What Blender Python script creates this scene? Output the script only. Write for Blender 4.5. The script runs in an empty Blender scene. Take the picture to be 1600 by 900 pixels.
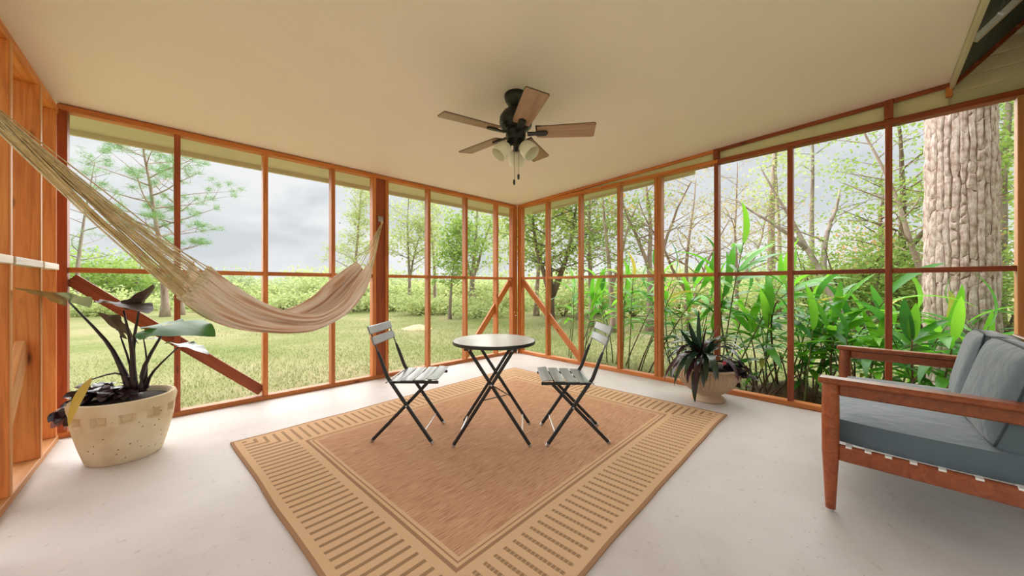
import bpy, bmesh, math, random
import numpy as np
from mathutils import Vector, Matrix, noise as mnoise
PI = math.pi
S = bpy.context.scene
COL = S.collection

# ------------------------------------------------------------------ camera, sky, sun, exposure
CAM = Vector((-4.083, -4.102, 1.115)); YAW = math.radians(46)
FW = Vector((math.cos(YAW), math.sin(YAW), 0)); RT = Vector((math.sin(YAW), -math.cos(YAW), 0))
cam = bpy.data.cameras.new('camera'); camo = bpy.data.objects.new('camera', cam); COL.objects.link(camo)
cam.sensor_width = 36; cam.lens = 36*545/1600; cam.shift_y = -0.0025; cam.clip_start = .02; cam.clip_end = 900
camo.location = CAM; camo.rotation_euler = (PI/2, 0, YAW-PI/2)
S.camera = camo
S.view_settings.view_transform = 'Standard'; S.view_settings.look = 'None'
S.view_settings.gamma = 1; S.view_settings.use_curve_mapping = False
S.view_settings.exposure = 0.95

w = bpy.data.worlds.new('sky'); S.world = w; w.use_nodes = True
nt = w.node_tree; nt.nodes.clear()
def nd(t, typ, **kw):
    n = t.nodes.new(typ)
    for k, v in kw.items():
        if k.startswith('i_'):
            key = k[2:]
            key = int(key) if key.isdigit() else key.replace('_', ' ')
            n.inputs[key].default_value = v
        else: setattr(n, k, v)
    return n
tc = nd(nt, 'ShaderNodeTexCoord'); mp = nd(nt, 'ShaderNodeMapping'); mp.inputs['Scale'].default_value = (1, 1, 2.6)
nz = nd(nt, 'ShaderNodeTexNoise', i_Scale=2.6, i_Detail=5, i_Roughness=.52, i_Distortion=.35)
rp = nd(nt, 'ShaderNodeValToRGB')
rp.color_ramp.elements[0].position = .38; rp.color_ramp.elements[0].color = (.50, .53, .55, 1)
rp.color_ramp.elements[1].position = .57; rp.color_ramp.elements[1].color = (.67, .68, .685, 1)
bg = nd(nt, 'ShaderNodeBackground', i_Strength=0.69); wo = nd(nt, 'ShaderNodeOutputWorld')
L = nt.links.new
L(tc.outputs['Generated'], mp.inputs['Vector']); L(mp.outputs['Vector'], nz.inputs['Vector'])
L(nz.outputs['Fac'], rp.inputs['Fac']); L(rp.outputs['Color'], bg.inputs['Color']); L(bg.outputs['Background'], wo.inputs['Surface'])
sun = bpy.data.lights.new('sun', 'SUN'); sun.energy = 8.1; sun.angle = math.radians(150); sun.color = (1, .985, .955)
suno = bpy.data.objects.new('sun', sun); COL.objects.link(suno)
suno.rotation_euler = Vector((-.50, -.72, -.45)).to_track_quat('-Z', 'Y').to_euler()

# ------------------------------------------------------------------ helpers
WM = {}
def wmat(o): return WM.get(o.name, Matrix.Identity(4))
def put(o, M, parent=None):
    COL.objects.link(o)
    if parent is not None:
        o.parent = parent; o.matrix_local = wmat(parent).inverted() @ M
    else: o.matrix_local = M
    WM[o.name] = M
    return o
def tag(o, label=None, cat=None, group=None, kind=None):
    if label: o['label'] = label
    if cat: o['category'] = cat
    if group: o['group'] = group
    if kind: o['kind'] = kind
    return o
def thing(name, loc, label, cat, rz=0, group=None, kind=None):
    o = bpy.data.objects.new(name, None); o.empty_display_size = .1
    put(o, Matrix.Translation(loc) @ Matrix.Rotation(rz, 4, 'Z'))
    return tag(o, label, cat, group, kind)
def T(v): return Matrix.Translation(Vector(v))
class MB:
    """collects shapes into one mesh"""
    def __init__(s): s.b = bmesh.new()
    def box(s, a, c, bev=0, M=None):
        a = Vector(a); c = Vector(c); ce = (a+c)/2; d = c-a
        r = bmesh.ops.create_cube(s.b, size=1, matrix=(M or Matrix.Identity(4)) @ T(ce) @ Matrix.Diagonal((abs(d.x), abs(d.y), abs(d.z), 1)))
        if bev:
            es = set(e for v in r['verts'] for e in v.link_edges)
            bmesh.ops.bevel(s.b, geom=list(es), offset=bev, segments=1, affect='EDGES')
        return s
    def tube(s, pts, rad, n=8, cap=True, flat=None):
        pts = [Vector(p) for p in pts]; rings = []
        if not hasattr(rad, '__len__'): rad = [rad]*len(pts)
        ref = Vector((0, 0, 1))
        t0 = (pts[-1]-pts[0]).normalized()
        if abs(t0.z) > .9: ref = Vector((1, 0, 0))
        if flat is not None: ref = Vector(flat[2])
        for i, p in enumerate(pts):
            t = (pts[min(i+1, len(pts)-1)]-pts[max(i-1, 0)])
            t = t.normalized() if t.length > 1e-9 else t0
            u = t.cross(ref)
            if u.length < 1e-5: u = t.orthogonal()
            u.normalize(); v = u.cross(t).normalized()
            a, c = (1, 1) if flat is None else flat[:2]
            rings.append([s.b.verts.new(p+u*math.cos(2*PI*k/n+PI/n)*rad[i]*a+v*math.sin(2*PI*k/n+PI/n)*rad[i]*c) for k in range(n)])
        for r0, r1 in zip(rings, rings[1:]):
            for k in range(n): s.b.faces.new((r0[k], r0[(k+1) % n], r1[(k+1) % n], r1[k]))
        if cap:
            s.b.faces.new(rings[0][::-1]); s.b.faces.new(rings[-1])
        return s
    def lathe(s, prof, n=48, c=(0, 0, 0), fn=None, M=None):
        rings = []; M = M or Matrix.Identity(4)
        for j, (r, z) in enumerate(prof):
            ring = []
            for k in range(n):
                a = 2*PI*k/n; rr = fn(r, z, a, k, j) if fn else r
                ring.append(s.b.verts.new(M @ Vector((c[0]+rr*math.cos(a), c[1]+rr*math.sin(a), c[2]+z))))
            rings.append(ring)
        for r0, r1 in zip(rings, rings[1:]):
            for k in range(n): s.b.faces.new((r0[k], r0[(k+1) % n], r1[(k+1) % n], r1[k]))
        s.b.faces.new(rings[0][::-1]); s.b.faces.new(rings[-1])
        return s
    def prism(s, poly, h, M=None):
        M = M or Matrix.Identity(4)
        a = [s.b.verts.new(M @ Vector((x, y, 0))) for x, y in poly]; c = [s.b.verts.new(M @ Vector((x, y, h))) for x, y in poly]
        n = len(a); s.b.faces.new(a[::-1]); s.b.faces.new(c)
        for k in range(n): s.b.faces.new((a[k], a[(k+1) % n], c[(k+1) % n], c[k]))
        return s
    def sphere(s, c, r, u=12, v=8, sc=(1, 1, 1), M=None):
        bmesh.ops.create_uvsphere(s.b, u_segments=u, v_segments=v, radius=r, matrix=T(c) @ (M or Matrix.Identity(4)) @ Matrix.Diagonal((*sc, 1)))
        return s
    def mesh(s, name, mat, smooth=False, origin=(0, 0, 0)):
        bmesh.ops.recalc_face_normals(s.b, faces=s.b.faces)
        m = bpy.data.meshes.new(name)
        if any(origin): bmesh.ops.translate(s.b, verts=s.b.verts, vec=-Vector(origin))
        s.b.to_mesh(m); s.b.free(); m.materials.append(mat)
        if smooth: setsmooth(m, smooth)
        return m
    def build(s, name, mat, parent=None, smooth=False, M=None):
        """vertices are in the parent's frame (or the world's when top-level)"""
        vs = [v.co for v in s.b.verts]
        mn = [min(v[i] for v in vs) for i in range(3)]; mx = [max(v[i] for v in vs) for i in range(3)]
        og = ((mn[0]+mx[0])/2, (mn[1]+mx[1])/2, mn[2])
        o = bpy.data.objects.new(name, s.mesh(name, mat, smooth, og))
        base = (M if M is not None else (wmat(parent) if parent is not None else Matrix.Identity(4)))
        return put(o, base @ T(og), parent)
def setsmooth(m, ang=True):
    m.polygons.foreach_set('use_smooth', [True]*len(m.polygons))
    if ang is not True: m.set_sharp_from_angle(angle=math.radians(ang))
def npmesh(name, V, Fs, mat, smooth=False):
    m = bpy.data.meshes.new(name); V = np.asarray(V, np.float32); Fs = np.asarray(Fs, np.int32)
    k = Fs.shape[1]
    m.vertices.add(len(V)); m.vertices.foreach_set('co', V.ravel())
    m.loops.add(Fs.size); m.loops.foreach_set('vertex_index', Fs.ravel())
    m.polygons.add(len(Fs)); m.polygons.foreach_set('loop_start', np.arange(0, Fs.size, k, dtype=np.int32))
    m.update(calc_edges=True); m.materials.append(mat)
    if smooth: setsmooth(m)
    return m
def beam(name, a, b, wd, th, mat, parent, up=(0, 0, 1), bev=.003):
    """a board from a to b: wd across (sideways), th along 'up'; world coordinates; its length is local X so the grain follows it"""
    a = Vector(a); b = Vector(b); x = (b-a).normalized(); u = Vector(up)
    y = u.cross(x).normalized(); z = x.cross(y)
    M = Matrix((x, y, z)).transposed().to_4x4(); M.translation = (a+b)/2
    Ln = (b-a).length
    mb = MB().box((-Ln/2, -wd/2, -th/2), (Ln/2, wd/2, th/2), bev)
    return put(bpy.data.objects.new(name, mb.mesh(name, mat)), M, parent)

# ------------------------------------------------------------------ materials
def newmat(name):
    m = bpy.data.materials.new(name); m.use_nodes = True; t = m.node_tree
    return m, t, t.nodes['Principled BSDF']
def ramp(t, stops):
    r = nd(t, 'ShaderNodeValToRGB'); e = r.color_ramp.elements
    while len(e) < len(stops): e.new(.5)
    for x, (p, c) in zip(e, stops): x.position = p; x.color = (*c, 1)
    return r
def plain(name, c, rough=.5, metal=0, var=.12, scale=6, bump=0, spec=.5, coord='Object'):
    m, t, p = newmat(name); l = t.links.new
    p.inputs['Roughness'].default_value = rough; p.inputs['Metallic'].default_value = metal; p.inputs['Specular IOR Level'].default_value = spec
    tc = nd(t, 'ShaderNodeTexCoord'); n = nd(t, 'ShaderNodeTexNoise', i_Scale=scale, i_Detail=4)
    r = ramp(t, [(.3, [x*(1-var) for x in c]), (.7, [min(1, x*(1+var)) for x in c])])
    l(tc.outputs[coord], n.inputs['Vector']); l(n.outputs['Fac'], r.inputs['Fac']); l(r.outputs['Color'], p.inputs['Base Color'])
    if bump:
        b = nd(t, 'ShaderNodeBump', i_Strength=bump, i_Distance=.01); n2 = nd(t, 'ShaderNodeTexNoise', i_Scale=scale*12, i_Detail=3)
        l(tc.outputs[coord], n2.inputs['Vector']); l(n2.outputs['Fac'], b.inputs['Height']); l(b.outputs['Normal'], p.inputs['Normal'])
    return m
def wood(name, dark, mid, light, rough=.55, knots=True, sc=1.0):
    m, t, p = newmat(name); l = t.links.new
    tc = nd(t, 'ShaderNodeTexCoord'); oi = nd(t, 'ShaderNodeObjectInfo')
    mul = nd(t, 'ShaderNodeMath', operation='MULTIPLY'); mul.inputs[1].default_value = 37.
    add = nd(t, 'ShaderNodeVectorMath', operation='ADD'); l(oi.outputs['Random'], mul.inputs[0]); l(tc.outputs['Object'], add.inputs[0]); l(mul.outputs[0], add.inputs[1])
    mp = nd(t, 'ShaderNodeMapping'); mp.inputs['Scale'].default_value = (1.1*sc, 17*sc, 17*sc); l(add.outputs[0], mp.inputs['Vector'])
    n = nd(t, 'ShaderNodeTexNoise', i_Scale=1.6, i_Detail=6, i_Roughness=.6, i_Distortion=1.1); l(mp.outputs[0], n.inputs['Vector'])
    r = ramp(t, [(.25, dark), (.5, mid), (.78, light)]); l(n.outputs['Fac'], r.inputs['Fac'])
    hs = nd(t, 'ShaderNodeHueSaturation'); mr = nd(t, 'ShaderNodeMapRange'); mr.inputs[3].default_value = .82; mr.inputs[4].default_value = 1.15
    l(oi.outputs['Random'], mr.inputs[0]); l(mr.outputs[0], hs.inputs['Value']); l(r.outputs[0], hs.inputs['Color'])
    out = hs.outputs[0]
    if knots:
        mk = nd(t, 'ShaderNodeMapping'); mk.inputs['Scale'].default_value = (1.7, 5, 5); l(add.outputs[0], mk.inputs['Vector'])
        v = nd(t, 'ShaderNodeTexVoronoi', i_Scale=1.3); l(mk.outputs[0], v.inputs['Vector'])
        kr = ramp(t, [(.03, (1, 1, 1)), (.11, (0, 0, 0))]); l(v.outputs['Distance'], kr.inputs['Fac'])
        mx = nd(t, 'ShaderNodeMixRGB'); mx.inputs[2].default_value = (dark[0]*.35, dark[1]*.3, dark[2]*.4, 1)
        l(kr.outputs[0], mx.inputs[0]); l(out, mx.inputs[1]); out = mx.outputs[0]
    l(out, p.inputs['Base Color']); p.inputs['Roughness'].default_value = rough
    b = nd(t, 'ShaderNodeBump', i_Strength=.15, i_Distance=.004); l(n.outputs['Fac'], b.inputs['Height']); l(b.outputs[0], p.inputs['Normal'])
    return m
def leafmat(name, c1, c2, trans=.35, rough=.4, gloss=.25, scale=3):
    m = bpy.data.materials.new(name); m.use_nodes = True; t = m.node_tree; t.nodes.clear(); l = t.links.new
    o = nd(t, 'ShaderNodeOutputMaterial'); p = nd(t, 'ShaderNodeBsdfPrincipled', i_Roughness=rough); p.inputs['Specular IOR Level'].default_value = gloss
    tr = nd(t, 'ShaderNodeBsdfTranslucent'); mx = nd(t, 'ShaderNodeMixShader'); mx.inputs[0].default_value = trans
    g = nd(t, 'ShaderNodeNewGeometry'); oi = nd(t, 'ShaderNodeObjectInfo')
    ad = nd(t, 'ShaderNodeMath', operation='ADD'); l(g.outputs['Random Per Island'], ad.inputs[0]); l(oi.outputs['Random'], ad.inputs[1])
    fr = nd(t, 'ShaderNodeMath', operation='FRACT'); l(ad.outputs[0], fr.inputs[0])
    r = ramp(t, [(0, c1), (1, c2)]); l(fr.outputs[0], r.inputs[0])
    l(r.outputs[0], p.inputs['Base Color'])
    hs = nd(t, 'ShaderNodeHueSaturation', i_Value=1.35, i_Hue=.485); l(r.outputs[0], hs.inputs['Color']); l(hs.outputs[0], tr.inputs['Color'])
    l(p.outputs[0], mx.inputs[1]); l(tr.outputs[0], mx.inputs[2]); l(mx.outputs[0], o.inputs['Surface'])
    return m

M_frame = wood('framing_wood', (.30, .075, .014), (.53, .165, .033), (.67, .26, .066))
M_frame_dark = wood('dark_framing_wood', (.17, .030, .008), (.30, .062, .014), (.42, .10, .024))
M_frame_light = wood('pale_lit_framing_wood', (.50, .19, .055), (.62, .27, .085), (.70, .36, .14))  # paler copy of the framing wood: light on plate and edges in its colour
M_frame_left = wood('lit_left_framing_wood', (.40, .10, .020), (.62, .20, .045), (.74, .30, .085))  # brighter copy of the framing wood: bounced light put into the colour
M_whiteboard = wood('whitewashed_wood', (.60, .50, .40), (.72, .66, .58), (.80, .76, .70), knots=False)
M_ceiling = plain('painted_ceiling', (.95, .84, .80), .6, var=.02, scale=1.2)
M_soffit = plain('painted_soffit', (.62, .57, .42), .7, var=.04, scale=3)
M_siding = plain('painted_siding', (.78, .74, .50), .7, var=.08, scale=5, bump=.1)
M_roofgreen = plain('dark_green_paint', (.055, .10, .085), .5, var=.2, scale=4)
M_white = plain('white_paint', (.78, .77, .74), .5, var=.03)
M_black = plain('black_metal', (.012, .012, .014), .38, var=.1, spec=.5)
M_slate = plain('slate_painted_metal', (.18, .21, .225), .30, var=.05, spec=1.0)
M_tabletop = plain('grey_painted_steel', (.60, .62, .625), .30, var=.03, spec=1.0)
M_steel = plain('bright_steel', (.55, .55, .56), .3, metal=.9, var=.05)
M_fan = plain('dark_bronze', (.012, .011, .010), .35, var=.15, metal=.3)
M_blade = wood('fan_blade_wood', (.27, .15, .092), (.40, .235, .150), (.50, .32, .215), rough=.4, knots=False, sc=.8)
M_glass = plain('frosted_glass', (.80, .76, .62), .35, var=.03)
M_sofawood = wood('teak_frame', (.17, .034, .010), (.27, .062, .018), (.36, .10, .030), rough=.32, knots=False)
M_soil = plain('potting_soil', (.035, .024, .018), .95, var=.5, scale=30, bump=.6)
M_mulch = plain('dry_leaf_litter', (.16, .10, .06), .95, var=.5, scale=12, bump=.6)

def concrete():
    m, t, p = newmat('concrete_slab'); l = t.links.new
    tc = nd(t, 'ShaderNodeTexCoord'); n = nd(t, 'ShaderNodeTexNoise', i_Scale=.9, i_Detail=8, i_Roughness=.62); l(tc.outputs['Object'], n.inputs['Vector'])
    r = ramp(t, [(.30, (.49, .43, .40)), (.5, (.585, .54, .515)), (.7, (.64, .60, .585))]); l(n.outputs[0], r.inputs[0])
    n2 = nd(t, 'ShaderNodeTexNoise', i_Scale=26, i_Detail=4); l(tc.outputs['Object'], n2.inputs['Vector'])
    r2 = ramp(t, [(.26, (.76, .73, .71)), (.36, (1, 1, 1))]); l(n2.outputs[0], r2.inputs[0])
    mx = nd(t, 'ShaderNodeMixRGB', blend_type='MULTIPLY'); mx.inputs[0].default_value = .7; l(r.outputs[0], mx.inputs[1]); l(r2.outputs[0], mx.inputs[2])
    v = nd(t, 'ShaderNodeTexVoronoi', i_Scale=19); l(tc.outputs['Object'], v.inputs['Vector'])
    r3 = ramp(t, [(.035, (.42, .36, .32)), (.075, (1, 1, 1))]); l(v.outputs['Distance'], r3.inputs[0])
    nm = nd(t, 'ShaderNodeTexNoise', i_Scale=1.7); l(tc.outputs['Object'], nm.inputs['Vector']); rm = ramp(t, [(.5, (0, 0, 0)), (.62, (.8, .8, .8))]); l(nm.outputs[0], rm.inputs[0])
    m3 = nd(t, 'ShaderNodeMixRGB', blend_type='MULTIPLY'); l(rm.outputs[0], m3.inputs[0]); l(mx.outputs[0], m3.inputs[1]); l(r3.outputs[0], m3.inputs[2])
    l(m3.outputs[0], p.inputs['Base Color']); p.inputs['Roughness'].default_value = .55; p.inputs['Specular IOR Level'].default_value = .35
    b = nd(t, 'ShaderNodeBump', i_Strength=.25, i_Distance=.004); l(n2.outputs[0], b.inputs['Height']); l(b.outputs[0], p.inputs['Normal'])
    return m
def lawnmat():
    m, t, p = newmat('lawn_grass'); l = t.links.new
    tc = nd(t, 'ShaderNodeTexCoord'); n = nd(t, 'ShaderNodeTexNoise', i_Scale=.33, i_Detail=7, i_Roughness=.62); l(tc.outputs['Object'], n.inputs['Vector'])
    r = ramp(t, [(.36, (.165, .195, .065)), (.5, (.25, .248, .118)), (.64, (.325, .285, .17))]); l(n.outputs[0], r.inputs[0])
    n2 = nd(t, 'ShaderNodeTexNoise', i_Scale=14, i_Detail=5, i_Roughness=.7); l(tc.outputs['Object'], n2.inputs['Vector'])
    r2 = ramp(t, [(.3, (.62, .70, .5)), (.65, (1.0, 1.0, 1.0))]); l(n2.outputs[0], r2.inputs[0])
    mx = nd(t, 'ShaderNodeMixRGB', blend_type='MULTIPLY'); mx.inputs[0].default_value = .8; l(r.outputs[0], mx.inputs[1]); l(r2.outputs[0], mx.inputs[2])
    l(mx.outputs[0], p.inputs['Base Color']); p.inputs['Roughness'].default_value = 1; p.inputs['Specular IOR Level'].default_value = .05
    b = nd(t, 'ShaderNodeBump', i_Strength=.6, i_Distance=.03); l(n2.outputs[0], b.inputs['Height']); l(b.outputs[0], p.inputs['Normal'])
    return m
def barkmat(name, a, c, d, scale=7, stretch=.22, disp=.03):
    m, t, p = newmat(name); l = t.links.new
    tc = nd(t, 'ShaderNodeTexCoord'); mp = nd(t, 'ShaderNodeMapping'); mp.inputs['Scale'].default_value = (1, 1, stretch); l(tc.outputs['Object'], mp.inputs[0])
    n = nd(t, 'ShaderNodeTexNoise', i_Scale=scale*.8, i_Detail=6, i_Roughness=.65); l(mp.outputs[0], n.inputs['Vector'])
    r = ramp(t, [(.33, a), (.5, c), (.68, d)]); l(n.outputs[0], r.inputs[0])
    l(r.outputs[0], p.inputs['Base Color'])
    p.inputs['Roughness'].default_value = .95; p.inputs['Specular IOR Level'].default_value = .1
    b = nd(t, 'ShaderNodeBump', i_Strength=.7, i_Distance=disp); l(n.outputs[0], b.inputs['Height']); l(b.outputs[0], p.inputs['Normal'])
    return m
M_bark_grey = barkmat('grey_bark', (.20, .15, .12), (.34, .27, .235), (.45, .385, .35))
M_bark_pink = barkmat('pinkish_bark', (.26, .175, .135), (.42, .315, .27), (.52, .43, .39))
M_bark_brown = barkmat('brown_bark', (.10, .07, .05), (.19, .135, .10), (.30, .23, .18))
M_plate = barkmat('pine_bark_plates', (.26, .165, .13), (.48, .375, .33), (.66, .585, .55), scale=26, stretch=.45, disp=.02)
M_crev = barkmat('pine_bark_crevices', (.10, .055, .04), (.18, .10, .075), (.25, .15, .12), scale=14)
M_lawn = lawnmat(); M_conc = concrete()

# ------------------------------------------------------------------ structure
floor = MB().box((-4.86, -4.95, -.25), (.115, .115, 0)).build('floor', M_conc)
tag(floor, 'pale pinkish concrete slab floor of the screened porch', 'floor', kind='structure')
CS = .036
def cz(y): return 2.44 - CS*y
def ceil_slab():
    mb = MB(); P = [(-4.86, .14), (.05, .14), (.05, -4.49), (-4.86, -4.49)]
    lo = [mb.b.verts.new((x, y, cz(min(y, 0)) )) for x, y in P]; hi = [mb.b.verts.new((x, y, cz(min(y, 0))+.12)) for x, y in P]
    mb.b.faces.new(lo); mb.b.faces.new(hi[::-1])
    for k in range(4): mb.b.faces.new((lo[k], lo[(k+1) % 4], hi[(k+1) % 4], hi[k]))
    return mb
tag(ceil_slab().build('ceiling', M_ceiling), 'smooth tan painted ceiling sloping up towards the house', 'ceiling', kind='structure')

def wall_frame(name, label, pt, outv, rail_spans, studs, braces, Lmin, Lmax, topz0=2.395, mat=M_frame):
    """pt(s, d, z): s along the wall, d outward from the inner face"""
    wl = thing(name, pt(Lmax, .045, 0), label, 'wall', kind='structure')
    n = Vector(outv)
    beam('bottom_plate', pt(Lmin, .045, .0225), pt(Lmax, .045, .0225), .09, .045, mat, wl, up=(0, 0, 1), bev=.004)
    sp = min(Lmax, 2.97) if Lmin == 0 and Lmax > 0 else Lmax
    beam('top_plate', pt(Lmin, .045, topz0+.0215), pt(sp, .045, topz0+.0215), .09, .043, mat, wl, bev=.004)
    if sp < Lmax: beam('top_plate', pt(sp, .045, topz0+.0215), pt(Lmax, .045, topz0+.0215), .09, .043, M_frame_dark, wl, bev=.004)  # house end of the header: its shading put into a darker wood
    for s0, s1, top, mt, inset in studs:
        beam('stud' if s1-s0 < .06 else 'post', pt((s0+s1)/2, .045+inset, .045), pt((s0+s1)/2, .045+inset, top), s1-s0, .09-inset, mt, wl, up=outv)
    for s0, s1, z, mt in rail_spans:
        beam('rail', pt(s0, .040, z), pt(s1, .040, z), .06, .038, mt, wl)
    for a, b, mt in braces:
        beam('brace', pt(a[0], .058, a[1]), pt(b[0], .058, b[1]), .088, .036, mt, wl, up=outv)
    return wl
# back wall, along X at y = 0
PA = lambda s, d, z: Vector((s, d, z))
edgesA = [-.416, -1.016, -1.63, -2.21, -2.818, -3.43, -4.05]
stA = []; 
for i, e in enumerate(edgesA):
    stA.append((e-.04, e, 2.395, M_frame_dark if i == 6 else M_frame, 0))
stA += [(-2.363, -2.252, 2.395, M_frame_dark, .012), (-2.405, -2.365, 2.395, M_frame, 0), (-.105, -.0, 2.395, M_frame, 0), (-4.70, -4.652, 2.395, M_frame_dark, 0)]
cuts = [(-4.652, -4.09), (-4.05, -3.47), (-3.43, -2.858), (-2.818, -2.405), (-2.21, -1.67), (-1.63, -1.056), (-1.016, -.456), (-.416, -.105)]
wall_frame('wall_back', 'orange timber stud wall behind the hammock, facing the lawn', PA, (0, 1, 0),
           [(a, b, 1.229, M_frame) for a, b in cuts], stA,
           [((-4.645, 1.165), (-3.475, .085), M_frame_dark), ((-.11, 1.185), (-1.01, .08), M_frame)], -4.70, 0)
# right wall, along Y at x = 0 (s runs towards the house)
PB = lambda s, d, z: Vector((d, -s, z))
stB = [(.004, .085, 2.395, M_frame, 0), (.609, .649, 2.395, M_frame, 0), (1.215, 1.255, 2.395, M_frame, 0), (1.815, 1.855, 2.395, M_frame, 0),
       (2.298, 2.338, 2.395, M_frame, 0), (2.340, 2.380, 2.395, M_frame, 0), (2.936, 2.976, 2.395, M_frame_dark, 0), (3.548, 3.588, 2.395, M_frame_dark, 0), (4.168, 4.208, 2.395, M_frame_dark, 0), (4.778, 4.83, 2.395, M_frame_light, 0)]  # last stud pale: the light on it put into its wood
cutsB = [(.085, .609), (.649, 1.215), (1.255, 1.815), (1.855, 2.298), (2.38, 2.936), (2.976, 3.548), (3.588, 4.168), (4.208, 4.778)]
wB = wall_frame('wall_right', 'orange timber stud wall on the right, facing the leafy garden', PB, (1, 0, 0),
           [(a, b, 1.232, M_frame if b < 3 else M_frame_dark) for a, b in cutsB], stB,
           [((.09, 1.175), (1.212, .075), M_frame)], 0, 4.83)
for y0, y1 in ((-2.931, -2.981), (-4.163, -4.213)):        # studs that run on above the header
    beam('stud', (.043, (y0+y1)/2, 2.441), (.043, (y0+y1)/2, cz((y0+y1)/2)+.002), .05, .098, M_frame_dark, wB, up=(1, 0, 0))
# ceiling trim strips over the right wall
def tr(name, y0, y1, lab):
    a = Vector((.012, y0, cz(y0)-.016)); b = Vector((.012, y1, cz(y1)-.016))
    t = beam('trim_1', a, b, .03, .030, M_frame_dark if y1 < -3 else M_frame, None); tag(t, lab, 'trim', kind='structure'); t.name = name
tr('trim_1', -.12, -2.93, 'thin orange strip where the ceiling meets the right wall near the corner')
tr('trim_2', -2.983, -4.162, 'thin red strip at the ceiling edge, middle stretch of right wall')
tr('trim_3', -4.215, -4.50, 'short red strip at the ceiling edge beside the gable')
t4 = beam('trim_4', (.012, -4.49, cz(-4.49)-.03), (.012, -4.49, 2.50), .03, .03, M_frame, None, up=(1, 0, 0)); tag(t4, 'short upright orange block at the end of the ceiling strip', 'trim', kind='structure')
# painted board that closes the wedge between header and ceiling
mb = MB(); ws = [(-1.0, 2.439), (-4.49, 2.439), (-4.49, cz(-4.49)), (-1.0, cz(-1.0))]
v0 = [mb.b.verts.new((.05, y, z)) for y, z in ws]; v1 = [mb.b.verts.new((.075, y, z)) for y, z in ws]
mb.b.faces.new(v0); mb.b.faces.new(v1[::-1])
for k in range(4): mb.b.faces.new((v0[k], v0[(k+1) % 4], v1[(k+1) % 4], v1[k]))
tag(mb.build('trim_5', M_siding), 'pale green painted board above the right wall header', 'trim', kind='structure')
# left wall, deep studs seen edge on, along Y at x = -4.69
wl = thing('wall_left', (-4.74, -.1, 0), 'orange timber wall of deep studs at far left behind the hammock rope', 'wall', kind='structure')
for y, mt in ((-.07, M_frame_left), (-.487, M_frame_left), (-1.042, M_frame_left), (-1.62, M_frame_left), (-2.23, M_frame_left), (-2.84, M_frame_left), (-3.45, M_frame_left), (-4.06, M_frame_left), (-4.66, M_frame_left)):
    beam('stud', (-4.76, y, .042), (-4.76, y, 2.36), .14, .038, mt, wl, up=(0, 1, 0))
for y in (-.487, -1.042, -1.62, -2.23):
    beam('edge_strip', (-4.687, y, .042), (-4.687, y, 2.36), .006, .030, M_frame_light, wl, up=(0, 1, 0), bev=.001)  # no separate batten: paler facing for the stud's own room-side edge
beam('bottom_plate', (-4.76, -.045, .021), (-4.76, -4.70, .021), .15, .042, M_frame_light, wl)  # light on the plate top put into its pale wood
beam('top_plate', (-4.76, 0, 2.382), (-4.76, -4.49, 2.382), .14, .044, M_frame_left, wl)
mb = MB(); ws = [(0, 2.405), (-4.49, 2.405), (-4.49, cz(-4.49)-.001), (0, 2.439)]
v0 = [mb.b.verts.new((-4.69, y, z)) for y, z in ws]; v1 = [mb.b.verts.new((-4.80, y, z)) for y, z in ws]
mb.b.faces.new(v0); mb.b.faces.new(v1[::-1])
for k in range(4): mb.b.faces.new((v0[k], v0[(k+1) % 4], v1[(k+1) % 4], v1[k]))
mb.build('facing_board', M_frame_left, wl)
ys = [-.07, -.487, -1.042, -1.62, -2.23, -2.84, -3.45, -4.06, -4.66]
for a, b in zip(ys, ys[1:]):
    beam('rail', (-4.70, a-.02, 1.245), (-4.70, b+.02, 1.245), .05, .042, M_whiteboard, wl)
beam('brace', (-4.75, -.51, .74), (-4.75, -1.02, .16), .036, .14, M_frame_light, wl, up=(0, .75, -.66))
# house wall behind the viewer, brick
def brickmat():
    m, t, p = newmat('brown_brick'); l = t.links.new
    tc = nd(t, 'ShaderNodeTexCoord'); mp = nd(t, 'ShaderNodeMapping'); mp.inputs['Rotation'].default_value = (PI/2, 0, 0); l(tc.outputs['Object'], mp.inputs[0])
    b = nd(t, 'ShaderNodeTexBrick', i_Scale=4.2); b.inputs['Color1'].default_value = (.36, .16, .07, 1); b.inputs['Color2'].default_value = (.28, .12, .05, 1); b.inputs['Mortar'].default_value = (.40, .30, .22, 1)
    l(mp.outputs[0], b.inputs['Vector']); l(b.outputs['Color'], p.inputs['Base Color']); p.inputs['Roughness'].default_value = .9
    return m
tag(MB().box((-1.3, -5.0, 0), (.11, -4.845, 3.0)).build('wall_front', brickmat()), 'brown brick house wall closing the right end of the porch', 'wall', kind='structure')
# eaves
e = MB().box((-5.3, .09, 2.43), (.62, .60, 2.47)); e.box((-5.3, .58, 2.385), (.62, .615, 2.47))
tag(e.build('trim_6', M_soffit), 'beige painted roof eave outside the back wall', 'eave', kind='structure')
mb = MB()
def sl(x, y, dz): return (x, y, 2.405-CS*y+dz)
for (x0, x1, d0) in ((.09, .47, 0), (.455, .48, -.03)):
    P = [(x0, .09), (x1, .09), (x1, -2.6), (x0, -2.6)]
    lo = [mb.b.verts.new(sl(x, y, d0)) for x, y in P]; hi = [mb.b.verts.new(sl(x, y, .05)) for x, y in P]
    mb.b.faces.new(lo); mb.b.faces.new(hi[::-1])
    for k in range(4): mb.b.faces.new((lo[k], lo[(k+1) % 4], hi[(k+1) % 4], hi[k]))
tag(mb.build('trim_7', M_soffit), 'beige painted roof eave outside the right wall near the corner', 'eave', kind='structure')
tag(MB().box((-5.3, -4.49, 2.62), (.05, .60, 2.66)).build('roof', M_roofgreen), 'unseen flat roof slab added over the porch to block sky light', 'roof', kind='structure')  # unseen slab added above the ceiling to keep sky light out
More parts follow.
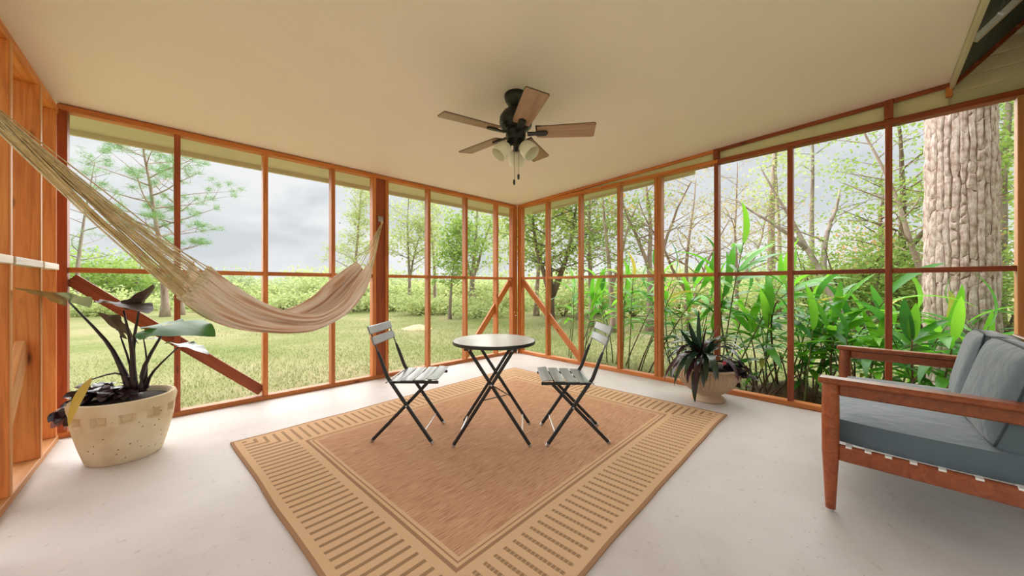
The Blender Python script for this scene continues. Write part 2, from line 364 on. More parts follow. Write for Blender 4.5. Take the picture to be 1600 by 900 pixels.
# gable at the house end: dark green sloping boards, siding below, red edge strip
ga = thing('roof_gable', (-2.0, -4.5, 2.6), 'dark green board roof sloping up beyond the ceiling edge', 'roof', kind='structure')
n_b = 8; dy = .085
for k in range(n_b):
    y0 = -4.515-k*dy; z0 = 2.615+k*dy*1.03
    beam('plank', (-4.6, y0-dy/2, z0+dy*.515), (.35, y0-dy/2, z0+dy*.515), dy*1.38, .018, M_roofgreen, ga, up=(0, .717, .697), bev=.004)
beam('rafter', (-.62, -4.52, 2.60), (-.62, -5.0, 3.094), .05, .05, M_white, ga, up=(0, .717, .697))
beam('edge_board', (-4.7, -4.503, 2.605), (.06, -4.503, 2.605), .022, .10, M_soffit, ga)
beam('edge_strip', (.02, -4.495, 2.575), (.02, -5.02, 3.115), .03, .035, M_frame_dark, ga, up=(0, .717, .697))
sd = thing('siding', (.08, -4.9, 2.44), 'pale green horizontal siding boards in the gable above right wall', 'siding', kind='structure')
for k in range(6):
    z0 = 2.441+k*.1; y0 = -4.42-max(0, (z0-2.53))/1.03
    beam('plank', (.075, y0, z0+.05), (.075, -5.05, z0+.05), .022, .098, M_siding, sd, up=(.06, 0, 1), bev=.004)

# ------------------------------------------------------------------ ground outside
GZ = -.12
rng = np.random.default_rng(5)
def ground():
    n = 90; xs = np.concatenate([np.linspace(-14, 20, n-20), np.linspace(22, 400, 20)])
    xs = np.concatenate([-np.linspace(400, 16, 20), xs]); ys_ = xs.copy()
    X, Y = np.meshgrid(xs, ys_); Z = np.full_like(X, GZ)
    V = np.stack([X.ravel(), Y.ravel(), Z.ravel()], 1)
    N = len(xs); F = [(j*N+i, j*N+i+1, (j+1)*N+i+1, (j+1)*N+i) for j in range(N-1) for i in range(N-1)]
    for v in V:
        d = math.hypot(max(0, abs(v[0]+2.4)-2.6), max(0, abs(v[1]+2.4)-2.7))
        if d > .3: v[2] += .05*mnoise.noise(Vector((v[0]*.25, v[1]*.25, 1)))*min(1, d/4)
    return npmesh('lawn', V, F, M_lawn, True)
tag(put(bpy.data.objects.new('lawn', ground()), Matrix.Identity(4)), 'mown pale green lawn outside the porch', 'lawn', kind='structure')

# ------------------------------------------------------------------ rug
def rugmat():
    m, t, p = newmat('woven_rug'); l = t.links.new
    uv = nd(t, 'ShaderNodeUVMap'); sx = nd(t, 'ShaderNodeSeparateXYZ'); l(uv.outputs[0], sx.inputs[0])
    def M(op, a, b=None, c=None):
        n = nd(t, 'ShaderNodeMath', operation=op)
        for i, v in enumerate((a, b, c)):
            if v is None: continue
            if hasattr(v, 'links') or hasattr(v, 'is_linked'): l(v, n.inputs[i])
            else: n.inputs[i].default_value = v
        return n.outputs[0]
    U, V = sx.outputs[0], sx.outputs[1]; RW, RH = 3.05, 2.50
    du = M('MINIMUM', U, M('SUBTRACT', RW, U)); dv = M('MINIMUM', V, M('SUBTRACT', RH, V)); d = M('MINIMUM', du, dv)
    isu = M('LESS_THAN', du, dv)
    along = M('ADD', M('MULTIPLY', isu, V), M('MULTIPLY', M('SUBTRACT', 1, isu), U))
    sw = M('SINE', M('MULTIPLY', along, 2*PI/.058)); line = M('GREATER_THAN', sw, .5)
    inb = M('MULTIPLY', M('GREATER_THAN', d, .055), M('LESS_THAN', d, .325))
    dash = M('GREATER_THAN', M('SINE', M('MULTIPLY', d, 2*PI/.021)), -.45)
    stripe = M('MULTIPLY', M('MULTIPLY', line, inb), M('MAXIMUM', isu, M('ADD', .55, M('MULTIPLY', dash, .45))))
    stripe = M('MULTIPLY', stripe, .85)
    b1 = M('MULTIPLY', M('GREATER_THAN', d, .368), M('LESS_THAN', d, .386))
    b1 = M('MAXIMUM', b1, M('MULTIPLY', M('GREATER_THAN', d, .402), M('LESS_THAN', d, .410)))
    field = M('GREATER_THAN', d, .428)
    # fine weave running along the rug
    mp = nd(t, 'ShaderNodeMapping'); mp.inputs['Scale'].default_value = (8, 165, 1); l(uv.outputs[0], mp.inputs[0])
    n = nd(t, 'ShaderNodeTexNoise', i_Scale=1, i_Detail=4, i_Roughness=.7); l(mp.outputs[0], n.inputs[0])
    n2 = nd(t, 'ShaderNodeTexNoise', i_Scale=260, i_Detail=2); l(uv.outputs[0], n2.inputs[0])
    fc = ramp(t, [(.34, (.33, .160, .085)), (.5, (.54, .300, .172)), (.66, (.66, .415, .265))]); l(n.outputs[0], fc.inputs[0])
    bc = ramp(t, [(.3, (.60, .375, .21)), (.7, (.71, .475, .295))]); l(n2.outputs[0], bc.inputs[0])
    def mix(f, a, b):
        x = nd(t, 'ShaderNodeMixRGB'); l(f, x.inputs[0])
        for i, v in ((1, a), (2, b)):
            if isinstance(v, tuple): x.inputs[i].default_value = (*v, 1)
            else: l(v, x.inputs[i])
        return x.outputs[0]
    c = mix(field, bc.outputs[0], fc.outputs[0])
    c = mix(stripe, c, (.27, .16, .085)); c = mix(b1, c, (.36, .20, .115))
    edge = M('LESS_THAN', d, .018); c = mix(edge, c, (.36, .20, .11))
    l(c, p.inputs['Base Color']); p.inputs['Roughness'].default_value = .95; p.inputs['Specular IOR Level'].default_value = .1
    h = M('SUBTRACT', M('ADD', M('MULTIPLY', n.outputs[0], .8), M('MULTIPLY', n2.outputs[0], .4)), M('MULTIPLY', stripe, .7))
    bp = nd(t, 'ShaderNodeBump', i_Strength=.5, i_Distance=.006); l(h, bp.inputs['Height']); l(bp.outputs[0], p.inputs['Normal'])
    return m
def rug():
    P1, P2, P3, P4 = Vector((-3.804, -.965, 0)), Vector((-.80, -.74, 0)), Vector((-.68, -3.227, 0)), Vector((-3.64, -3.36, 0))
    mb = MB(); n, k = 80, 66; G = []; uvl = mb.b.loops.layers.uv.new('UVMap'); co = {}
    for j in range(k+1):
        row = []
        for i in range(n+1):
            a, c = i/n, j/k
            p = P1.lerp(P2, a).lerp(P4.lerp(P3, a), c)
            ed = min(a, 1-a, c, 1-c)
            q = p*1.0
            wob = .010*max(0, 1-ed*6)
            p.x += wob*mnoise.noise(Vector((q.y*2.2, 3, 1))); p.y += wob*1.3*mnoise.noise(Vector((q.x*2.2, 7, 1)))
            z = .010+.0015*max(0, mnoise.noise(Vector((q.x*1.1, q.y*1.3, 2))))*(1-min(1, ed*5))
            v = mb.b.verts.new((p.x, p.y, z)); co[v] = (a*3.05, c*2.5); row.append(v)
        G.append(row)
    for j in range(k):
        for i in range(n): mb.b.faces.new((G[j][i], G[j+1][i], G[j+1][i+1], G[j][i+1]))
    rim = G[0][:-1]+[r[-1] for r in G[:-1]]+G[-1][:0:-1]+[r[0] for r in G[:0:-1]]
    lo = [mb.b.verts.new((v.co.x, v.co.y, .0005)) for v in rim]
    for v, q in zip(rim, lo): co[q] = co[v]
    for i in range(len(rim)):
        i2 = (i+1) % len(rim); mb.b.faces.new((rim[i], rim[i2], lo[i2], lo[i]))
    for f in mb.b.faces:
        for lp in f.loops: lp[uvl].uv = co[lp.vert]
    return mb.build('area_rug', rugmat(), smooth=60)
tag(rug(), 'large flat woven tan rug with ladder striped border on the concrete', 'rug')

# ------------------------------------------------------------------ bistro table
RT_ = .0122   # rug surface
ux = Vector((.361, -.374, 0)).normalized(); rz_t = math.atan2(ux.y, ux.x)
tb = thing('bistro_table', (-2.382, -2.150, RT_), 'round grey folding bistro table with black crossed legs on the rug', 'table', rz_t)
x0, w_, dp = -.26, .52, .21      # foot left, span, half depth
HT = .70
mb = MB().lathe([(.0, .004), (.296, .004), (.302, .010), (.3025, .016), (.298, .0205), (.290, .0195), (0, .0195)], 64)
for v in mb.b.verts: v.co.z += HT-.019
mb.build('tabletop', M_tabletop, tb, smooth=35)
mb = MB(); mb.lathe([(.300, -.012), (.3045, -.010), (.3045, .012), (.302, .0125), (.300, .005), (.290, .003), (.290, -.010)], 64, c=(0, 0, HT-.012)); mb.build('rim', M_black, tb, smooth=35)
FL = (1.25, .62, (0, 1, 0))
for sy, tin in ((-1, 0), (1, 0)):
    y = sy*dp
    MB().tube([(x0, y, .012), (x0+.205, y, .335), (x0+.411, y, .665)], .0125, 8, flat=(1, .75, (0, 1, 0))).build('leg', M_black, tb)
    y2 = sy*(dp-.022)
    MB().tube([(x0+w_, y2, .012), (x0+w_-.21, y2, .335), (x0+w_-.423, y2, .665)], .0125, 8, flat=(1, .75, (0, 1, 0))).build('leg', M_black, tb)
    for xx, yy in ((x0, y), (x0+w_, y2)):
        s = 1 if xx > 0 else -1
        MB().tube([(xx-s*.002, yy, .014), (xx+s*.006, yy, 0.0)], [.013, .011], 10).build('foot_cap', M_steel, tb)
    MB().sphere((x0+.26, y-.012*sy*-1, .424), .008, 8, 6).build('rivet', M_steel, tb)
    MB().sphere((x0+.40, y+sy*.010, .66), .009, 8, 6).build('rivet', M_steel, tb)
    MB().sphere((x0+w_-.415, y2+sy*.010, .66), .009, 8, 6).build('rivet', M_steel, tb)
MB().tube([(x0+.028, -dp, .055), (x0+.028, dp, .055)], .005, 8).build('stretcher', M_steel, tb)
MB().tube([(x0+w_-.05, -dp+.02, .085), (x0+w_-.05, dp-.02, .085)], .005, 8).build('stretcher', M_steel, tb)
MB().tube([(x0+.18, -dp+.012, .31), (x0+.34, dp-.03, .235)], .0045, 6).build('stretcher', M_black, tb)
MB().tube([(x0+w_-.27, -dp+.03, .42), (x0+w_-.14, dp-.02, .22)], .0045, 6).build('stretcher', M_black, tb)
MB().box((x0+.385, -dp-.012, .655), (x0+.435, dp+.012, .683), .002).build('support_bar', M_black, tb)
MB().box((x0+w_-.45, -dp+.005, .655), (x0+w_-.40, dp-.005, .683), .002).build('support_bar', M_black, tb)

# ------------------------------------------------------------------ folding chairs
def slat(x, z, ang, wd, ln, th=.003, curve=.006, fwd=True):
    """a pressed metal slat across the chair (y), width wd along its own x"""
    mb = MB(); n = 10; M = T((x, 0, z)) @ Matrix.Rotation(ang, 4, 'Y'); R = []
    for k in range(n+1):
        y = (k/n-.5)*ln; dz = -curve*(1-(2*k/n-1)**2)
        R.append([mb.b.verts.new(M @ Vector(q)) for q in ((-wd/2, y, dz-th), (-wd/2, y, dz+.001), (-wd/2+.006, y, dz+th), (wd/2-.006, y, dz+th), (wd/2, y, dz+.001), (wd/2, y, dz-th))])
    for a, c in zip(R, R[1:]):
        for k in range(6): mb.b.faces.new((a[k], a[(k+1) % 6], c[(k+1) % 6], c[k]))
    mb.b.faces.new(R[0][::-1]); mb.b.faces.new(R[-1])
    return mb
def make_chair(name, loc, rz, label):
    t = thing(name, loc, label, 'chair', rz, 'bistro chairs on the rug')
    X = -.215; hy = .18
    for s in (-1, 1):
        y = s*hy
        # outer bar: front foot, through the cross, to the top of the back (bar twists flat above the seat)
        MB().tube([(X+.43, y, .010), (X+.262, y, .252), (X+.150, y, .415), (X+.118, y, .462), (X+.072, y, .585), (X+.050, y, .640)], [.0135, .0135, .0135, .0135, .0125, .009], 8, flat=(1.0, .6, (0, 1, 0))).build('back_leg', M_black, t)
        MB().tube([(X+.053, y, .628), (X+.026, y, .705), (X+.004, y, .765), (X-.018, y, .818)], .0068, 8, flat=(.6, 1.3, (0, 1, 0))).build('back_upright', M_black, t)
        y2 = s*(hy-.024)
        MB().tube([(X, y2, .010), (X+.247, y2, .265), (X+.392, y2, .418)], .0125, 8, flat=(1.0, .65, (0, 1, 0))).build('leg', M_black, t)
        for xx, yy, q in ((X+.43, y, 1), (X, y2, -1)):
            MB().tube([(xx-q*.004, yy, .017), (xx+q*.006, yy, 0)], [.0145, .012], 10).build('foot_cap', M_steel, t)
        MB().sphere((X+.253, y+s*.011, .262), .007, 8, 6).build('rivet', M_steel, t)
        MB().box((X+.135, y2-.006, .412), (X+.47, y2+.006, .432), .002).build('seat_rail', M_black, t)
    for k in range(4):
        xs = X+.172+k*.0865; z = .438+.004*k
        sl_ = slat(xs, z+(.002 if k == 3 else 0), [0, 0, -.02, .10][k], .073, .395).build('seat_slat', M_slate, t, smooth=30)
        for s in (-1, 1): MB().sphere((xs, s*.155, z+.0045), .005, 8, 4, (1, 1, .5)).build('screw', M_steel, sl_)
    lean = math.atan2(.085, .2)
    for zc, xc in ((.790, X-.004), (.715, X+.022)):
        b = slat(xc, zc, PI/2-.35, .060, .40, .0062, .012).build('back_slat', M_slate, t, smooth=30)
        for s in (-1, 1): MB().sphere((xc-.0045, s*.15, zc), .0045, 8, 4).build('screw', M_steel, b)
    MB().tube([(X+.375, -hy, .083), (X+.375, hy, .083)], .0042, 8).build('stretcher', M_steel, t)
    MB().tube([(X+.062, -hy+.024, .07), (X+.062, hy-.024, .07)], .0042, 8).build('stretcher', M_black, t)
    MB().tube([(X+.118, -hy-.03, .430), (X+.118, hy+.03, .430)], .0048, 8).build('seat_rod', M_steel, t)
    return t
make_chair('folding_chair', (-2.820, -1.687, RT_), math.atan2(-.71, .705), 'slate metal folding chair left of the round table, backed by the post')
make_chair('folding_chair', (-1.963, -2.562, RT_), math.atan2(.292, -.316), 'slate metal folding chair right of the round table, nearer the leafy garden')

# ------------------------------------------------------------------ ceiling fan
fx, fy = -2.271, -2.266; fc_ = cz(fy)
fan = thing('ceiling_fan', (fx, fy, fc_), 'dark five blade ceiling fan with frosted lamp cups, above the table', 'fan')
def rel(z): return z-fc_
M0 = T((0, 0, 0))
MB().lathe([(.0, .004), (.082, .004), (.086, -.012), (.078, -.045), (.052, -.085), (.040, -.098), (0, -.098)], 40).build('canopy', M_fan, fan, smooth=40)
MB().lathe([(.0, -.09), (.034, -.09), (.032, -.12), (0, -.12)], 24).build('downrod', M_fan, fan, smooth=40)
MB().lathe([(0, -.108), (.055, -.110), (.095, -.128), (.118, -.165), (.122, -.205), (.116, -.235), (.085, -.262), (.05, -.268), (0, -.268)], 48).build('motor_housing', M_fan, fan, smooth=40)
MB().lathe([(0, -.262), (.072, -.266), (.075, -.30), (.068, -.335), (.040, -.355), (.020, -.375), (0, -.38)], 40).build('switch_housing', M_fan, fan, smooth=40)
zb = 2.240-fc_
for k in range(5):
    a = -.102+k*2*PI/5
    d = RT*math.cos(a)+FW*math.sin(a); ang = math.atan2(d.y, d.x)
    M = T((fx, fy, fc_+zb)) @ Matrix.Rotation(ang, 4, 'Z') @ Matrix.Rotation(math.radians(-12), 4, 'X')
    poly = [(.158, -.058), (.20, -.064), (.560, -.075), (.572, -.068), (.572, .068), (.560, .075), (.20, .064), (.158, .058)]
    mb = MB().prism(poly, .006); bmesh.ops.translate(mb.b, verts=mb.b.verts, vec=(-.15, 0, -.003))
    o = put(bpy.data.objects.new('blade', mb.mesh('blade', M_blade)), M @ T((.15, 0, 0)), fan)
    mb = MB().prism([(.145, -.071), (.205, -.067), (.560, -.078), (.575, -.07), (.575, .07), (.560, .078), (.20, .067), (.155, .061)], .003)
    bmesh.ops.translate(mb.b, verts=mb.b.verts, vec=(-.15, 0, .003)); put(bpy.data.objects.new('blade_back', mb.mesh('blade_back', M_fan)), M @ T((.15, 0, 0)), o)
    mb = MB().prism([(.085, -.022), (.14, -.018), (.175, -.027), (.225, -.024), (.238, 0), (.225, .024), (.175, .027), (.14, .018), (.085, .022)], .012)
    bmesh.ops.translate(mb.b, verts=mb.b.verts, vec=(0, 0, -.016)); bmesh.ops.bevel(mb.b, geom=mb.b.edges[:], offset=.003, segments=1, affect='EDGES')
    put(bpy.data.objects.new('blade_iron', mb.mesh('blade_iron', M_fan)), M, fan)
for k, az in enumerate((205, 325, 85)):
    a = math.radians(az); d = (RT*math.cos(a)+FW*math.sin(a)); ang = math.atan2(d.y, d.x)
    M = T((fx, fy, fc_-.345)) @ Matrix.Rotation(ang, 4, 'Z') @ T((.040, 0, -.006)) @ Matrix.Rotation(math.radians(138), 4, 'Y')
    sock = put(bpy.data.objects.new('lamp_socket', MB().lathe([(0, -.01), (.022, -.01), (.026, .03), (.030, .045), (0, .045)], 24).mesh('lamp_socket', M_fan, 40)), M, fan)
    shade = MB().lathe([(.028, .040), (.046, .052), (.058, .085), (.062, .12), (.060, .15), (.056, .151), (.052, .12), (.048, .085), (.030, .056), (.0, .054)], 32)
    put(bpy.data.objects.new('lamp_shade', shade.mesh('lamp_shade', M_glass, 50)), M, fan)
M_chain = plain('beaded_chain', (.40, .36, .30), .35, metal=.7)
for dx, z1 in ((-.012, 1.90), (.020, 1.94)):
    o = RT*dx
    ch = MB().tube([(o.x, o.y, -.37), (o.x, o.y, z1-fc_)], .0022, 6).build('pull_chain', M_chain, fan)
    wp = wmat(ch).translation
    p = MB().lathe([(0, 0), (.007, .004), (.009, .016), (.009, .032), (.005, .042), (0, .044)], 12).mesh('chain_pull', M_black, 40)
    put(bpy.data.objects.new('chain_pull', p), T((fx+o.x, fy+o.y, z1-.044)), ch)

# ------------------------------------------------------------------ hammock
HP = Vector((-4.66, -1.6, 1.862)); HQ = Vector((-2.31, -.035, 1.90)); HD = HQ-HP; HD.z = 0; HL = HD.length; HD.normalize(); HB = Vector((HD.y, -HD.x, 0))   # HB: towards the camera
low = [(.255, 1.045), (.275, .985), (.316, .895), (.383, .805), (.463, .748), (.556, .715), (.634, .722), (.74, .800), (.815, .905), (.883, 1.08), (.918, 1.24)]
upp = [(.292, 1.245), (.315, 1.175), (.345, 1.10), (.400, 1.00), (.465, .925), (.53, .885), (.60, .890), (.69, .985), (.755, 1.125), (.82, 1.255), (.872, 1.36)]
def ip(c, f):
    f = f*(len(c)-1); i = min(int(f), len(c)-2); a = f-i
    P = [c[max(i-1, 0)], c[i], c[i+1], c[min(i+2, len(c)-1)]]
    def cr(p0, p1, p2, p3): return .5*((2*p1)+(-p0+p2)*a+(2*p0-5*p1+4*p2-p3)*a*a+(-p0+3*p1-3*p2+p3)*a**3)
    return cr(*[p[0] for p in P]), cr(*[p[1] for p in P])
def hp(f, u):
    s0, z0 = ip(low, f); s1, z1 = ip(upp, f)
    wd = .06+.10*math.sin(PI*min(1, max(0, f)))**.8
    g = abs(u)**1.5*(.98 if u > 0 else 1.12)
    env = math.sin(PI*min(1, max(0, f*.96+.02)))**.4
    g += (.055*math.sin(u*11+1+.8*f)+.035*math.sin(u*19+f*2))*(1-abs(u)**4)*(.35+.65*abs(u))
    b = wd*math.sin(u*PI/2)+(.020*math.sin(u*15+f*1.5)+.012*math.sin(u*27-f*2+1))*env
    s = s0+(s1-s0)*g; z = z0+(z1-z0)*g
    return HP+HD*(s*HL)+HB*b+Vector((0, 0, z-HP.z))
def hammat():
    m, t, p = newmat('hammock_cotton'); l = t.links.new
    uv = nd(t, 'ShaderNodeUVMap'); mp = nd(t, 'ShaderNodeMapping'); mp.inputs['Scale'].default_value = (1.5, 26, 1); l(uv.outputs[0], mp.inputs[0])
    n = nd(t, 'ShaderNodeTexNoise', i_Scale=1, i_Detail=2); l(mp.outputs[0], n.inputs[0])
    r = ramp(t, [(.36, (.60, .38, .26)), (.46, (.80, .60, .48)), (.56, (.90, .80, .72))]); l(n.outputs[0], r.inputs[0])
    l(r.outputs[0], p.inputs['Base Color']); p.inputs['Roughness'].default_value = .95; p.inputs['Specular IOR Level'].default_value = .1
    mp2 = nd(t, 'ShaderNodeMapping'); mp2.inputs['Scale'].default_value = (260, 160, 1); l(uv.outputs[0], mp2.inputs[0])
    n2 = nd(t, 'ShaderNodeTexNoise', i_Scale=1); l(mp2.outputs[0], n2.inputs[0])
    b = nd(t, 'ShaderNodeBump', i_Strength=.5, i_Distance=.004); l(n2.outputs[0], b.inputs['Height']); l(b.outputs[0], p.inputs['Normal'])
    return m
M_cord = plain('cotton_cord', (.62, .50, .29), .9, var=.25, scale=30, spec=.1)
M_cord2 = plain('pale_cotton_cord', (.78, .70, .53), .9, var=.2, scale=30, spec=.1)
hm = thing('hammock', HP+HD*(HL*.55)+Vector((0, 0, -1.2)), 'cream and pink striped cotton hammock strung across the porch on tan cords', 'hammock')
def hammock_body():
    mb = MB(); n, k = 90, 72; uvl = mb.b.loops.layers.uv.new('UVMap'); co = {}; G = []
    for i in range(n+1):
        r = []
        for j in range(k+1):
            v = mb.b.verts.new(hp(i/n, 2*j/k-1)); co[v] = (i/n*2.2, j/k); r.append(v)
        G.append(r)
    for i in range(n):
        for j in range(k): mb.b.faces.new((G[i][j], G[i+1][j], G[i+1][j+1], G[i][j+1]))
    for f in mb.b.faces:
        for lp in f.loops: lp[uvl].uv = co[lp.vert]
    return mb
bd = hammock_body().build('hammock_bed', hammat(), hm, smooth=True, M=Matrix.Identity(4))
sm = bd.modifiers.new('thick', 'SOLIDIFY'); sm.thickness = .007
random.seed(3)
E1 = HP+Vector((0, 0, 0)); E2 = HQ+Vector((0, -.005, -.03))
NC = 44
for j in range(NC):
    u = -1+2*(j+.5)/NC; q = hp(-.0, u); q2 = hp(.03, u)
    a = random.random()*2*PI; r = .034*math.sqrt(random.random())
    e = E1+HB*(r*math.cos(a))+Vector((0, 0, r*math.sin(a)))
    mid = e.lerp(q, .5)+Vector((0, 0, -.02+random.uniform(-.014, .014)))+HB*random.uniform(-.012, .012)
    MB().tube([e, e.lerp(mid, .5)+Vector((0, 0, -.003)), mid, mid.lerp(q, .55)+Vector((0, 0, -.004)), q, q2], random.choice((.0030, .0038, .0046)), 5).build('cord', random.choice((M_cord, M_cord, M_cord2)), hm, smooth=True, M=Matrix.Identity(4))
for j in range(26):
    u = -1+2*(j+.5)/26; q = hp(1, u); q2 = hp(.985, u)
    e = E2+HB*random.uniform(-.008, .008)+HD*random.uniform(-.008, .008)
    mid = e.lerp(q, .55)+Vector((0, 0, -.012))+HD*random.uniform(-.004, .010)
    MB().tube([e, mid, q, q2], random.choice((.0022, .003)), 5).build('cord', random.choice((M_cord, M_cord2)), hm, smooth=True, M=Matrix.Identity(4))
# woven ends where the cords enter the cloth, short knots
for j in range(22):
    u = -1+2*(j+.5)/22
    MB().tube([hp(.0, u), hp(.02, u+.02), hp(.055+.02*random.random(), u+.03)], [.010, .012, .004], 6).build('knot', M_cord2, hm, smooth=True, M=Matrix.Identity(4))
lp = MB(); pts = [E2+Vector((0, .0, -.01))+Vector((.010*math.cos(a), 0, .020*math.sin(a)+.008)) for a in np.linspace(0, 2*PI, 13)]
lp.tube(pts, .004, 6, cap=False).build('rope_loop', M_cord2, hm, smooth=True, M=Matrix.Identity(4))
hk = thing('hammock_hook', (-2.308, .0, 1.90), 'small steel hook plate on the post that carries the hammock', 'hook')
MB().box((-.028, .004, -.02), (.028, .0115, .045), .002).build('hook_plate', M_steel, hk)
for dx in (-.016, .016):
    MB().tube([(dx, .004, .03), (dx, -.012, .03), (dx, -.022, .012), (dx*.6, -.030, -.012), (dx*.4, -.030, -.022)], .005, 8).build('hook', M_steel, hk, smooth=True)
hk2 = thing('hammock_hook', (-4.69, -1.62, 1.885), 'steel eye screw on a deep stud of the left wall, out of frame', 'hook')
MB().tube([(0, 0, 0), (.03, 0.005, -.01)], .006, 8).build('screw_shank', M_steel, hk2)
MB().tube([(.045+.016*math.cos(a), .012+.012*math.cos(a), -.02+.02*math.sin(a)) for a in np.linspace(0, 2*PI, 13)], .004, 6, cap=False).build('screw_eye', M_steel, hk2)

# ------------------------------------------------------------------ leaves
def frame(p, d, up):
    x = Vector(d).normalized(); y = Vector(up).cross(x)
    if y.length < 1e-4: y = Vector((1, 0, 0)).cross(x)
    y.normalize(); z = x.cross(y); M = Matrix((x, y, z)).transposed().to_4x4(); M.translation = Vector(p); return M
def blade_mesh(name, Ln, W, droop, mat, n=7, fold=.25, side=0, peak=.42, twist=0):
    V, F = [], []
    x = z = 0; ang = 0
    for i in range(n+1):
        t = i/n; wv = W/2*(math.sin(PI*min(1, t**(math.log(.5)/math.log(peak))))**.75 if 0 < t < 1 else 0)+.0015
        tw = twist*t
        for s in (-1, 0, 1):
            yy = s*wv; zz = abs(s)*wv*fold
            V.append((x-math.sin(ang)*zz, yy*math.cos(tw)+side*t*t, z+math.cos(ang)*zz+yy*math.sin(tw)))
        ang = -droop*t; x += math.cos(ang)*Ln/n; z += math.sin(ang)*Ln/n
    for i in range(n):
        for s in (0, 1):
            a = i*3+s; F.append((a, a+1, a+4, a+3))
    return npmesh(name, V, F, mat, True)
def alo_mesh(name, Ln, W, droop, mat, cup=.12, seed=0, curl=0):
    V, F = [], []; rows = 15; cols = 4
    rr = random.Random(seed); ph = rr.random()*6
    for i in range(rows):
        t = -.30+1.30*i/(rows-1)
        if t < 0: o = W/2*(.98-.45*(-t/.30)**2); inn = W*.02+W*.26*(-t/.30)
        else: o = W/2*max(.012, (1-t**1.55))**.85; inn = 0
        for s in (-1, 1):
            for j in range(cols):
                y = inn+(o-inn)*j/(cols-1); q = y/(W/2)
                z = -droop*Ln*max(t, 0)**2 - .10*Ln*max(-t, 0) + cup*W*q*q - curl*W*q**3 + .010*math.sin(13*t+ph+s)*q*q
                V.append((t*Ln, s*y, z))
    for i in range(rows-1):
        for s in (0, 1):
            for j in range(cols-1):
                a = (i*2+s)*cols+j; c = ((i+1)*2+s)*cols+j
                F.append((a, a+1, c+1, c) if s else (a, c, c+1, a+1))
    return npmesh(name, V, F, mat, True)
def leaf_obj(name, mesh, M, parent, label=None):
    o = put(bpy.data.objects.new(name, mesh), M, parent)
    if label: o['label'] = label
    return o
def at(px, py, Z): return CAM+FW*Z+RT*((px-800)/545*Z)+Vector((0, 0, -(py-446)/545*Z))

# ---- stone bowl with elephant-ear plant
M_stone = plain('cast_stone_plain', (.66, .55, .37), .85, var=.14, scale=7, bump=.5, spec=.2)
def stone_pit():
    m, t, p = newmat('pitted_cast_stone'); l = t.links.new
    tc = nd(t, 'ShaderNodeTexCoord'); n = nd(t, 'ShaderNodeTexNoise', i_Scale=5, i_Detail=6); l(tc.outputs['Object'], n.inputs[0])
    r = ramp(t, [(.3, (.60, .48, .29)), (.5, (.74, .63, .43)), (.7, (.79, .71, .54))]); l(n.outputs[0], r.inputs[0])
    v = nd(t, 'ShaderNodeTexVoronoi', i_Scale=24); l(tc.outputs['Object'], v.inputs[0]); k = ramp(t, [(.07, (.12, .09, .06)), (.13, (1, 1, 1))]); l(v.outputs['Distance'], k.inputs[0])
    x = nd(t, 'ShaderNodeMixRGB', blend_type='MULTIPLY'); x.inputs[0].default_value = .8; l(r.outputs[0], x.inputs[1]); l(k.outputs[0], x.inputs[2]); l(x.outputs[0], p.inputs['Base Color'])
    p.inputs['Roughness'].default_value = .9; p.inputs['Specular IOR Level'].default_value = .2
    b = nd(t, 'ShaderNodeBump', i_Strength=.5, i_Distance=.006); l(k.outputs[0], b.inputs['Height']); l(b.outputs[0], p.inputs['Normal'])
    return m
PLc = at(196, 446, 2.30); PLc = Vector((PLc.x, PLc.y, 0))
pl = thing('potted_elephant_ear', PLc, 'tall dark stemmed elephant ear plant in a round tan stone bowl at left', 'potted plant')
def notch(r, z, a, k, j):
    if 6 <= j <= 9 and (k % 10) < 5: return r-(.026 if j > 6 else .008)
    return r
prof = [(a_*.93, b_) for a_, b_ in [(0, .0), (.178, 0), (.190, .012), (.218, .11), (.242, .21), (.2505, .258), (.2515, .266), (.2525, .275), (.2545, .300), (.2565, .322), (.257, .3235), (.262, .342), (.266, .370), (.258, .392), (.240, .395), (.228, .385), (.222, .345), (0, .345)]]
MB().lathe(prof, 120, fn=notch).build('pot', stone_pit(), pl, smooth=42)
mb = MB(); mb.lathe([(0, .34), (.205, .34), (.201, .362), (.13, .372), (0, .378)], 32, fn=lambda r, z, a, k, j: r*(1+.02*math.sin(5*a))); mb.build('soil', M_soil, pl, smooth=True)
M_stem = plain('dark_purple_stem', (.022, .012, .018), .35, var=.3)
M_alo = leafmat('elephant_ear_leaf', (.035, .16, .025), (.055, .22, .035), .3, .38, .3)
M_alod = leafmat('elephant_ear_leaf_back', (.055, .038, .030), (.085, .055, .042), .12, .5, .2)
M_aloy = leafmat('yellowing_leaf', (.42, .34, .05), (.55, .38, .06), .35, .45, .3)
M_alog = leafmat('glossy_pale_leaf', (.10, .15, .07), (.15, .20, .09), .1, .25, .6)
ZL = 2.33
def W_(px, py, dz=0): return at(px, py, ZL+dz)
base = W_(212, 606)
def petiole(pts, r0, r1):
    n = len(pts); P = []
    for i in range(n*3-2):                     # a smooth run through the points
        f = i/3; k = min(int(f), n-2); a = f-k
        p0, p1, p2, p3 = [Vector(pts[max(0, min(n-1, k+d))]) for d in (-1, 0, 1, 2)]
        P.append(.5*((2*p1)+(-p0+p2)*a+(2*p0-5*p1+4*p2-p3)*a*a+(-p0+3*p1-3*p2+p3)*a**3))
    rad = [r0+(r1-r0)*(i/(len(P)-1))**.6 for i in range(len(P))]
    return MB().tube(P, rad, 8).build('petiole', M_stem, pl, smooth=True, M=Matrix.Identity(4))
Up = Vector((0, 0, 1))
petiole([W_(205, 612), W_(190, 575), W_(165, 532), W_(108, 472, .02)], .030, .005)
petiole([W_(208, 612), W_(206, 550), W_(193, 485, -.05)], .022, .005)
